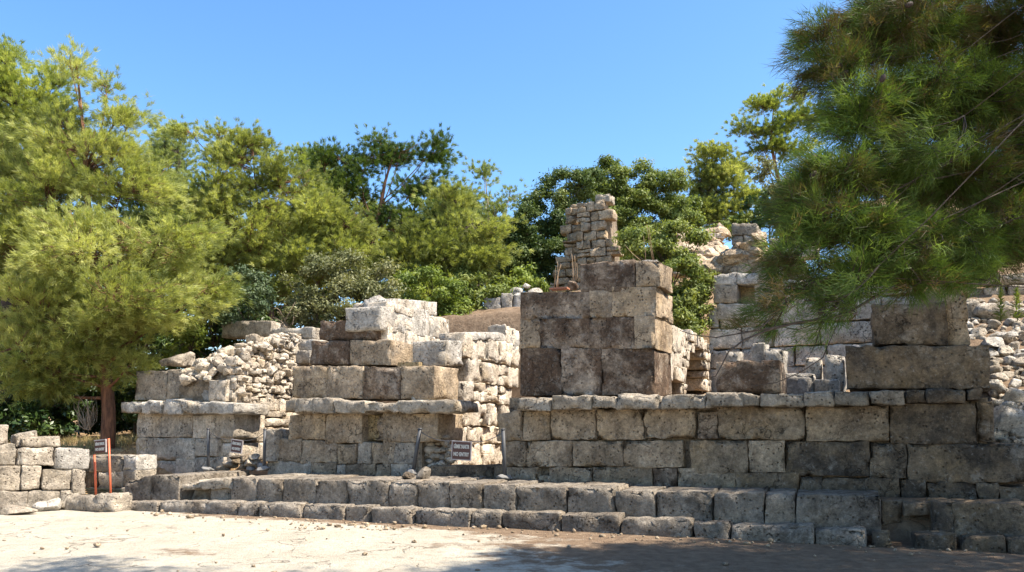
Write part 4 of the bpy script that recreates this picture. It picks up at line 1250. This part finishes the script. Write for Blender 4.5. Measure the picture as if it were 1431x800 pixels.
tree('pine_tree', 'low bushy pine with light foliage above the green shrubs', 'pine tree', 26.5,
     [(612, 480), (618, 380), (630, 290)], [(632, 282, 36, 20), (664, 312, 40, 26), (602, 335, 46, 28), (660, 352, 46, 26), (618, 385, 56, 28), (562, 368, 42, 28), (575, 410, 50, 26), (640, 405, 40, 22)],
     'pine_y', 'bark', trad=.16, group=PG, wd=.021, tmean=.38)
tree('pine_tree', 'feathery see-through pine rising alone against the sky in the middle', 'pine tree', 34,
     [(686, 420), (686, 320), (678, 232)], [(676, 240, 22, 15), (650, 272, 20, 10), (712, 272, 20, 10), (690, 292, 28, 18), (664, 325, 30, 22), (722, 318, 18, 14), (702, 345, 28, 20)],
     'pine_pale', 'bark_pale', trad=.14, group=PG, dens=.5, wd=.022, tmean=.5)
tree('pine_tree', 'light green pine on the hill crest past the round bush', 'pine tree', 44,
     [(1000, 330), (1000, 260), (995, 200)], [(992, 215, 24, 16), (972, 242, 26, 18), (1018, 238, 26, 22), (1000, 270, 42, 24), (1040, 285, 24, 18), (978, 300, 28, 20), (1020, 305, 30, 18)],
     'pine_y', 'bark', trad=.2, group=PG, wd=.032, L=.22, tmean=.3)
tree('pine_tree', 'tall umbrella pine with flat dark tiers far off beside the overhanging boughs', 'pine tree', 50,
     [(1098, 320), (1090, 260), (1078, 200), (1082, 140)], [(1064, 148, 26, 10), (1096, 134, 26, 10), (1046, 178, 24, 10), (1086, 172, 30, 12), (1064, 205, 22, 8), (1102, 206, 26, 12), (1120, 160, 22, 14)],
     'pine_g', 'bark_red', trad=.28, group=PG, wd=.034, L=.24, tmean=.4)

tree('pine_tree', 'pale bushy pine filling the gap between the broad pine and the dark spreading pine', 'pine tree', 32,
     [(440, 520), (440, 380), (425, 225)], [(422, 225, 22, 18), (440, 262, 40, 30), (405, 320, 50, 40), (500, 305, 46, 34), (545, 345, 50, 34), (450, 350, 60, 40), (590, 340, 40, 34)],
     'pine_g', 'bark', trad=.16, group=PG, wd=.024, tmean=.55)
tree('pine_tree', 'pale yellow-green pine behind the feathery see-through pine', 'pine tree', 38,
     [(650, 460), (650, 380), (655, 280)], [(650, 300, 40, 30), (620, 330, 40, 40), (690, 340, 44, 36), (660, 370, 60, 40), (715, 375, 30, 30), (600, 380, 40, 40)],
     'pine_pale', 'bark', trad=.16, group=PG, wd=.024, tmean=.4)
tree('pine_tree', 'green pine filling the low gap behind the big yellow-green pine', 'pine tree', 28,
     [(60, 600), (58, 480), (62, 340)], [(20, 405, 60, 34), (95, 415, 50, 34), (-20, 450, 50, 40), (60, 450, 60, 34), (60, 350, 50, 40), (150, 440, 50, 34)],
     'pine_g', 'bark', trad=.16, group=PG, wd=.022, tmean=.4)
tree('pine_tree', 'soft green pine closing the gap behind the thin pale pine', 'pine tree', 31,
     [(215, 560), (212, 420), (215, 240)], [(212, 250, 34, 26), (190, 300, 50, 40), (270, 320, 46, 40), (240, 370, 60, 44), (320, 360, 50, 40), (330, 400, 50, 36), (190, 380, 50, 40)],
     'pine_g', 'bark', trad=.16, group=PG, wd=.024, tmean=.5)
SG = 'shrubs behind the ruins'
def shrub(label, d, px, py, lobes, mat, leaf=.07, dens=1.0, tmean=.5, name='shrub', cat='shrub', bark='bark', trad=.06):
    tree(name, label, cat, d, [(px, py), (px + 2, (py + min(l[1] for l in lobes)) / 2), (lobes[0][0], lobes[0][1])], lobes, mat, bark, 'leaf', dens, trad, SG, leaf=leaf, tmean=tmean)
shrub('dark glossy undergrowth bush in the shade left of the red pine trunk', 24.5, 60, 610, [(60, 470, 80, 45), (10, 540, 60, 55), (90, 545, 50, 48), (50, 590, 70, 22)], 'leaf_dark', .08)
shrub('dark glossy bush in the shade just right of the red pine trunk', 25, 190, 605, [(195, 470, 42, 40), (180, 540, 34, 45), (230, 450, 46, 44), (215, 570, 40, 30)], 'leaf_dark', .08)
shrub('deep green broadleaf bush directly above the rubble-topped pale pier', 23.5, 300, 560, [(285, 445, 45, 38), (320, 425, 36, 36), (250, 480, 40, 30), (340, 470, 40, 30)], 'leaf_dark', .085, tmean=.8)
shrub('light green small bush between the pale pier and the pine foliage', 22, 265, 520, [(265, 445, 26, 30), (250, 480, 24, 20)], 'leaf_y', .07)
shrub('round blue-green bush above the squared crowning block', 22.5, 345, 520, [(348, 402, 32, 34), (340, 440, 34, 24)], 'leaf_blue', .055, 1.1)
shrub('wide grey-olive bush behind the top of the stepped pier', 22.5, 480, 520, [(440, 400, 44, 42), (490, 382, 46, 34), (536, 388, 36, 32), (418, 432, 34, 28), (500, 428, 56, 32), (460, 440, 50, 30)], 'leaf_olive', .05, 1.15)
shrub('fresh green bush over the bare brown slope', 26, 670, 440, [(668, 385, 36, 26), (648, 405, 34, 24), (690, 402, 20, 20), (655, 425, 34, 16)], 'leaf_g', .065, 1.7, tmean=.75)
shrub('feathery light green bush between olive bush and bare slope', 24.5, 600, 480, [(598, 402, 42, 34), (570, 440, 40, 24), (628, 425, 28, 24), (640, 445, 24, 14)], 'leaf_y', .055, 1.6, tmean=.45)
shrub('large dark evergreen bush left of the slim tower', 33, 750, 440, [(792, 262, 40, 24), (760, 298, 40, 34), (738, 345, 40, 38), (722, 384, 28, 26), (782, 345, 34, 40), (820, 262, 28, 22), (765, 395, 40, 22), (745, 320, 44, 36), (770, 370, 40, 36), (725, 350, 36, 40)], 'leaf_mid', .06, 1.7, tmean=.5)
shrub('small yellowish bush at the foot of the large dark evergreen', 30, 735, 410, [(735, 385, 20, 14)], 'leaf_y', .08, tmean=.35)
shrub('big rounded olive-green bush crowning the hill behind the slim tower', 36, 885, 380, [(878, 258, 52, 32), (928, 272, 42, 36), (850, 250, 36, 26), (900, 300, 58, 38), (866, 315, 30, 45), (945, 300, 30, 30), (880, 340, 40, 40), (850, 300, 30, 50), (930, 320, 50, 30)], 'leaf_g', .07, 1.8, tmean=.5)
shrub('sunlit leafy bush spilling down beside the tallest pier', 21.5, 945, 480, [(935, 385, 42, 38), (900, 345, 36, 24), (960, 425, 34, 38), (945, 448, 34, 24), (965, 455, 26, 14), (980, 395, 14, 22), (920, 360, 34, 34), (950, 340, 30, 30), (905, 395, 26, 40), (940, 425, 40, 34)], 'leaf_g', .055, 2.2, tmean=.7)
shrub('dark bush filling the hollow beyond the umbrella pine', 40, 1075, 330, [(1075, 295, 40, 26), (1110, 280, 40, 30)], 'leaf_dark', .12)
shrub('pale dry-looking bush with a bare stem below the umbrella pine', 37, 1085, 320, [(1080, 252, 28, 22), (1060, 232, 20, 14), (1104, 275, 24, 20)], 'leaf_olive', .09, .7, tmean=.7)
shrub('green bush on the crest between the tower bush and the light green pine', 40, 955, 340, [(955, 300, 30, 26), (1000, 318, 46, 16), (1040, 312, 30, 14)], 'leaf_g', .11)
shrub('far green thicket closing the skyline behind the feathery pine', 40, 690, 400, [(640, 330, 60, 40), (700, 360, 60, 40), (600, 300, 40, 50)], 'leaf_g', .12, 1.6, tmean=.4)
shrub('broad dark thicket on the hill behind the overhanging boughs', 31, 1200, 350, [(1150, 300, 60, 36), (1230, 285, 60, 46), (1130, 330, 40, 24)], 'leaf_g', .10)
shrub('broad dull green thicket on the hill above the rubble slope', 30, 1360, 350, [(1320, 290, 60, 50), (1400, 280, 60, 60), (1260, 320, 50, 30), (1440, 330, 40, 40)], 'leaf_olive', .10)
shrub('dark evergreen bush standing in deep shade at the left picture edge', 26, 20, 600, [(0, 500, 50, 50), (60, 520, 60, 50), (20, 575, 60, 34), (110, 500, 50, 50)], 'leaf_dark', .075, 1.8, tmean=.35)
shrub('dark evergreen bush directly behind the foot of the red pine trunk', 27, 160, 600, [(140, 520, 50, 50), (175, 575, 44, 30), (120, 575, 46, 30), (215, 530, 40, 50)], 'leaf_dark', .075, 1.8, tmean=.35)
shrub('low green scrub patch on the slope right of the slim tower', 31, 890, 400, [(880, 380, 40, 26), (850, 350, 24, 30), (915, 372, 36, 26)], 'leaf_g', .07, 1.6, tmean=.45)
shrub('low yellowish scrub patch on the slope below the large dark evergreen', 29, 705, 420, [(715, 400, 18, 12), (745, 398, 18, 10)], 'leaf_y', .06, 1.4, tmean=.4)
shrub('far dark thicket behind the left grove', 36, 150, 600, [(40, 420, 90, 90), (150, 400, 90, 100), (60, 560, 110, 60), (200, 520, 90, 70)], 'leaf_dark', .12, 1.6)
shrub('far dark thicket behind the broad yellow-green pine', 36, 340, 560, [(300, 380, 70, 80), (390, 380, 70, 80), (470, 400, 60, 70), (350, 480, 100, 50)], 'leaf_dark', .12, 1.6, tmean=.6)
# ------------------------------------------------------------------ near pine overhanging from the right
def near_pine():
    b = np.array([10.6, 9.0, 0.0]); b[2] = tz(b[0], b[1]) - .1
    root = thing('pine_tree', 'near pine whose dark boughs with cones hang over the right side of the view', 'pine tree', tuple(b))
    top = np.array([10.9, 9.4, 10.5])
    path = [b + (top - b) * t + np.array([.25 * math.sin(3 * t), .15 * math.sin(5 * t), 0]) for t in np.linspace(0, 1, 14)]
    wood = MB(); v, f = tube(path, np.linspace(.24, .05, 14), 12); wood.add(v, f)
    V = []; F = []; TT = []; n0 = 0
    cones = []
    # boughs: (pixel, depth) end points; foliage lobes strung along them
    lobes = [(1160, 95, 36, 40, 8.0), (1215, 60, 55, 50, 8.3), (1290, 40, 70, 60, 8.8), (1390, 40, 80, 70, 9.2), (1215, 20, 50, 40, 9.0),
             (1180, 170, 55, 42, 7.8), (1260, 150, 70, 55, 8.2), (1350, 140, 75, 60, 8.8), (1425, 150, 60, 60, 9.2),
             (1150, 245, 55, 36, 7.5), (1230, 240, 70, 46, 7.8), (1320, 240, 80, 55, 8.4), (1410, 250, 60, 60, 8.8),
             (1130, 320, 34, 26, 7.3), (1190, 320, 62, 40, 7.5), (1275, 325, 70, 40, 7.9), (1360, 325, 60, 40, 8.3), (1425, 330, 40, 36, 8.6),
             (1120, 395, 36, 18, 7.2), (1180, 385, 50, 22, 7.3), (1255, 388, 46, 18, 7.6), (1085, 365, 24, 18, 7.2), (1135, 445, 28, 26, 7.2), (1060, 448, 40, 20, 7.1), (1330, 385, 46, 20, 8.0), (1240, 360, 60, 26, 7.6), (1390, 360, 50, 22, 8.6), (1300, 350, 60, 26, 7.8), (1170, 430, 40, 18, 7.2), (1080, 420, 26, 18, 7.2), (1120, 280, 36, 30, 7.4), (1135, 60, 26, 20, 8.0)]
    off = [((8.5, 7.5, 6.5), 1.6), ((9.5, 7.0, 5.0), 1.5), ((10.5, 8.0, 7.5), 1.8), ((11.5, 9.5, 6.0), 1.8), ((9.0, 9.0, 8.2), 1.7), ((12.0, 8.0, 5.0), 1.5), ((7.2, 7.6, 7.6), 1.5), ((10.5, 6.2, 6.6), 1.5), ((8.2, 9.8, 6.8), 1.2), ((10.2, 9.8, 9.4), 1.3), ((8.6, 11.7, 6.8), 1.2), ((9.4, 11.2, 6.2), 1.3), ((10.6, 10.8, 6.0), 1.4), ((11.8, 10.6, 5.8), 1.4), ((9.6, 11.6, 8.2), 1.2), ((12.6, 11.0, 7.4), 1.5), ((7.6, 11.9, 6.6), 1.1), ((8.2, 11.2, 5.6), 1.1), ((9.0, 12.0, 7.4), 1.2), ((10.0, 11.6, 7.0), 1.3)]
    L = []
    for l in lobes:
        c = at_depth(l[0], l[1], l[4]); k = l[4] / FPX
        L.append((c, np.array([l[2] * k, .55 + (l[2] + l[3]) / 3 * k, l[3] * k]), True))
    for c, r in off:
        L.append((np.array(c), np.array([r, r, r * .7]), False))
    for c, r, vis in L:
        q0, s0 = nearest(path, c, -.38 if vis else -.05)
        limb = curve(q0, c + np.array([.1, 0, 0]), .06, 8, .12)
        limb[1:-1] += rng.normal(size=(6, 3)) * .06
        v, f = tube(limb, np.linspace(.009 * (1.1 - s0) + .006, .004, 8), 6); wood.add(v, f)
        area = r[0] * r[2]
        nb = int((460 if vis else 44) * area) + 8
        if vis and c[2] < at_depth(0, 388, 7.3)[2]: nb = int(nb * (.14 if c[0] < 3.4 else .5)) + 3
        g = rng.normal(size=(nb, 3)); g /= np.linalg.norm(g, axis=1, keepdims=True)
        pts = c + g * r * (rng.uniform(0, 1, (nb, 1)) ** .45)
        lt = rng.normal() * .17
        for p, gg in zip(pts, g):
            p = p + rng.normal(size=3) * .09
            st, _ = nearest(limb, p, -.05)
            st = st + (p - st) * .15 if np.linalg.norm(p - st) > .8 else st
            br = curve(st, p, -.05, 5, .08)
            v, f = tube(br, np.linspace(.008, .0028, 5), 4); wood.add(v, f)
            sd = p - br[-2]; sd /= max(np.linalg.norm(sd), 1e-6)
            nt = 7 if vis else 6
            if vis:
                ts = rng.uniform(0, 1, (nt, 1)); seg = p - (p - st) * np.minimum(.55, .32 / max(np.linalg.norm(p - st), .1)) * ts
                side = rng.normal(size=(nt, 3)) * np.array([1, 1, .6]) * .07
                cc = seg + side
                dd_ = sd * .8 + side * 4 + np.array([-.12, 0, -.06]); dd_ /= np.linalg.norm(dd_, axis=1, keepdims=True)
                v, f, tt = needles(cc, dd_, 20, .16, .0062, .4, np.clip(.5 + lt + rng.normal() * .2 - (.4 if rng.random() < .14 else 0) + rng.normal(size=nt) * .08, 0, 1))
            else:
                side = rng.normal(size=(nt, 3)) * .2
                v, f, tt = needles(p + side, sd + side, 14, .2, .02, .5, np.full(nt, .5))
            V.append(v); F.append(f + n0); TT.append(tt); n0 += len(v)
            if vis and rng.random() < .018: cones.append(p)
    # bare hanging twigs
    def tw(pts, r0):
        q = [at_depth(x, y, 7.15) for x, y in pts]; v, f = tube(q, np.linspace(r0, .003, len(q)), 6); wood.add(v, f)
    tw([(1250, 400), (1180, 440), (1110, 452), (1072, 462), (1040, 475), (1018, 492), (1008, 512), (1000, 526), (992, 528)], .014)
    tw([(1110, 452), (1060, 462), (1000, 472), (968, 468), (950, 462)], .008)
    tw([(1180, 430), (1150, 500), (1120, 520), (1085, 535), (1050, 540)], .007)
    tw([(1200, 400), (1152, 440), (1140, 480), (1128, 505)], .008)
    wood.build('trunk', M['bark'], root)
    mesh_obj('crown', np.concatenate(V), np.concatenate(F), M['pine_near'], root, smooth=False, tint=np.concatenate(TT))
    for px, py, d_ in [(1172, 88, 7.6), (1180, 98, 7.6), (1165, 100, 7.7), (1148, 430, 7.1), (1156, 427, 7.1), (1150, 422, 7.1), (1166, 434, 7.1), (1284, 404, 7.3), (1256, 384, 7.3), (1330, 212, 8.0), (1420, 334, 8.2), (1240, 260, 7.4)]:
        cones.append(at_depth(px, py, d_))
    for p in cones[:40]:
        v, f = ico(3); v = v.copy(); rr = 1 + .13 * np.sin(v[:, 2] * 11) * np.cos(np.arctan2(v[:, 1], v[:, 0]) * 6)
        v = v * rr[:, None] * np.array([.026, .026, .042])
        t = rng.uniform(0, 1.2); c, s = math.cos(t), math.sin(t)
        v = v @ np.array([[c, 0, -s], [0, 1, 0], [s, 0, c]])
        mesh_obj('pine_cone', v + p - np.array([0, 0, .03]), f, M['cone'], root)
near_pine()
# pine out of frame whose shadow lies across the open ground
def shade_pine(base, lobes, label):
    b = np.array([base[0], base[1], 0.0])
    root = thing('pine_tree', label, 'pine tree', tuple(b))
    path = [b + np.array([0, 0, h]) for h in np.linspace(0, base[2], 8)]
    wood = MB(); v, f = tube(path, np.linspace(.22, .05, 8), 9); wood.add(v, f)
    V = []; F = []; TT = []; n0 = 0
    for c, r in lobes:
        c = np.array(c, float); q0, _ = nearest(path, c); limb = curve(q0, c, 0, 5, .05)
        v, f = tube(limb, np.linspace(.06, .015, 5), 6); wood.add(v, f)
        nb = int(26 * r * r) + 4
        g = rng.normal(size=(nb, 3)); g /= np.linalg.norm(g, axis=1, keepdims=True)
        for p in c + g * np.array([r, r, r * .6]) * (rng.uniform(0, 1, (nb, 1)) ** .4):
            side = rng.normal(size=(7, 3)) * .2
            v, f, tt = needles(p + side, side * 2, 14, .17, .016, .5, np.full(7, .5)); V.append(v); F.append(f + n0); TT.append(tt); n0 += len(v)
    wood.build('trunk', M['bark'], root)
    mesh_obj('crown', np.concatenate(V), np.concatenate(F), M['pine_near'], root, smooth=False, tint=np.concatenate(TT))
def shadow_to(px, py, h):
    """the point at height h whose shadow falls on the ground at pixel (px,py)"""
    p = at_ground(px, py); s = np.array(sdir[:]); return p + s * (h / s[2])
sh = []
for px, py, h, r in [(1000, 800, 7.5, 1.3), (800, 800, 7.8, .9), (660, 806, 8.2, .7), (560, 812, 8.4, .6), (1150, 790, 7.0, 1.4), (1280, 780, 7.0, 1.5), (900, 785, 7.6, .8), (1050, 765, 7.2, .9), (1200, 762, 7.0, 1.1), (430, 812, 8.6, .5), (980, 850, 7.6, 1.6), (1250, 840, 6.6, 1.6)]:
    sh.append((shadow_to(px, py, h), r))
shade_pine((11.5, 4.2, 9.0), sh, 'tall pine outside the picture that shades the open ground')
sh2 = [(shadow_to(px, py, h), r) for px, py, h, r in [(80, 792, 8.6, .4), (140, 794, 8.7, .45), (215, 800, 8.8, .45), (40, 805, 8.6, .6), (110, 782, 8.9, .25), (300, 806, 8.6, .4)]]
shade_pine((3.2, .5, 9.5), sh2, 'slender pine outside the picture whose crown shades the near corner')

# ------------------------------------------------------------------ small plants
def seedling(label, px, py, d, h):
    p = at_depth(px, py, d); root = thing('seedling', label, 'seedling', tuple(p), 'fresh seedlings on the rubble slope')
    mb = MB(); v, f = tube(curve(p, p + np.array([.03, 0, h]), 0, 5, .03), np.linspace(.008, .003, 5), 5); mb.add(v, f); mb.build('stem', M['leaf_g'], root)
    n = 150; t = rng.uniform(.08, 1.0, n); c = p + np.outer(t, [.03, 0, h])
    a = rng.uniform(0, 6.28, n); d_ = np.stack([np.cos(a), np.sin(a), .25 + t * .9], 1); d_ /= np.linalg.norm(d_, axis=1, keepdims=True)
    s = np.cross(d_, [0, 0, 1]); s /= np.linalg.norm(s, axis=1, keepdims=True); l = (.17 - .10 * t)[:, None] * rng.uniform(.8, 1.1, (n, 1))
    V = np.stack([c, c + d_ * l * .5 + s * .013, c + d_ * l - np.array([0, 0, .012]), c + d_ * l * .5 - s * .013], 1).reshape(-1, 3)
    mesh_obj('leaves', V, np.arange(n * 4, dtype=np.int32).reshape(-1, 4), M['leaf_y'], root, smooth=False, tint=np.repeat(.5 + .5 * t, 4))
seedling('bright feathery seedling on the rubble slope, the one nearer the block stack', 1399, 452, 13.0, .60)
seedling('bright feathery seedling on the rubble slope, nearer the picture edge', 1421, 450, 13.0, .56)
def stalks(label, spots, d):
    p = at_depth(spots[0][0], spots[0][1], d); root = thing('dry_weed', label, 'dry weed', tuple(p))
    mb = MB()
    for x, y0, x1, y1 in spots:
        v, f = tube(curve(at_depth(x, y0, d + rng.uniform(-.2, .2)), at_depth(x1, y1, d), 0, 5, .03), np.linspace(.009, .004, 5), 5); mb.add(v, f)
    mb.build('stems', M['dry'], root)
stalks('thin reddish dry stalks on the tallest pier, left of its top block', [(775, 402, 777, 372), (780, 402, 779, 366), (801, 392, 799, 355), (804, 392, 803, 358), (806, 392, 806, 368), (778, 402, 784, 370)], 15.6)
stalks('tall dry stalks behind the tallest pier in front of the bush', [(895, 364, 873, 342), (902, 364, 899, 330), (912, 364, 904, 314), (914, 364, 907, 318)], 16.6)
v, f = rock(at_depth(801, 398, 15.9) , (.16, .13, .11), 3, 12); tag(mesh_obj('loose_stone', v, f, M['stain']), 'lumpy brown stone on the tallest pier beside its top block', 'loose stone')
mb = MB(); v, f = obox(at_depth(782, 404, 15.4), T, (.36, .2, .03)); mb.add(v, f)
tag(mb.build('roof_tile', M['tile'], smooth=False), 'thin terracotta tile lying on the tallest pier below the dry stalks', 'tile')
def dry_twigs(label, d, cx, cy, rx, ry, n):
    p = at_depth(cx, cy + ry, d); root = thing('dry_brush', label, 'dry brush', tuple(p)); mb = MB()
    for _ in range(n):
        a = at_depth(cx + rng.uniform(-.3, .3) * rx, cy + ry, d + rng.uniform(-.2, .2)); b = at_depth(cx + rng.uniform(-1, 1) * rx, cy - ry * rng.uniform(-.2, 1), d + rng.uniform(-.4, .4))
        v, f = tube(curve(a, b, .05, 5, .12), np.linspace(.014, .004, 5), 4); mb.add(v, f)
    mb.build('twigs', M['bark_pale'], root)
def grass(n, pick):
    V = []; F = []; TT = []; n0 = 0
    c = []
    while len(c) < n:
        u_, v_ = pick(); p = P0 + T * u_ + N * v_; c.append((p[0], p[1], float(terrain(u_, v_))))
    c = np.array(c); c = c + rng.normal(size=c.shape) * np.array([.12, .12, 0])
    d_ = rng.normal(size=c.shape) * .35 + np.array([0, 0, 1]); d_ /= np.linalg.norm(d_, axis=1, keepdims=True)
    v, f, tt = needles(c, d_, 12, .24, .013, .45, rng.uniform(0, 1, len(c)))
    return v, f, tt
M['straw'] = leaf_mat('dry_straw', (.20, .15, .07), (.36, .27, .13), (.42, .36, .17), .2)
def pick_hill():
    return rng.uniform(-2.5, 8), rng.uniform(13.0, 26)
def pick_bank():
    return rng.uniform(-9, -1.0), rng.uniform(2.6, 9)
for k_, (nn, pk, lab) in enumerate([(700, pick_hill, 'dry grass growing over the brown slope'), (900, pick_bank, 'dry grass and litter on the bank under the pines')]):
    v, f, tt = grass(nn, pk)
    structure(tag(mesh_obj('dry_grass', v, f, M['straw'], smooth=False, tint=tt), lab, 'grass'), 'stuff')
dry_twigs('pale dead brush hanging beside the red pine trunk', 20, 122, 575, 16, 26, 26)
dry_twigs('bare twigs under the wide grey-olive bush', 22, 398, 440, 24, 18, 12)
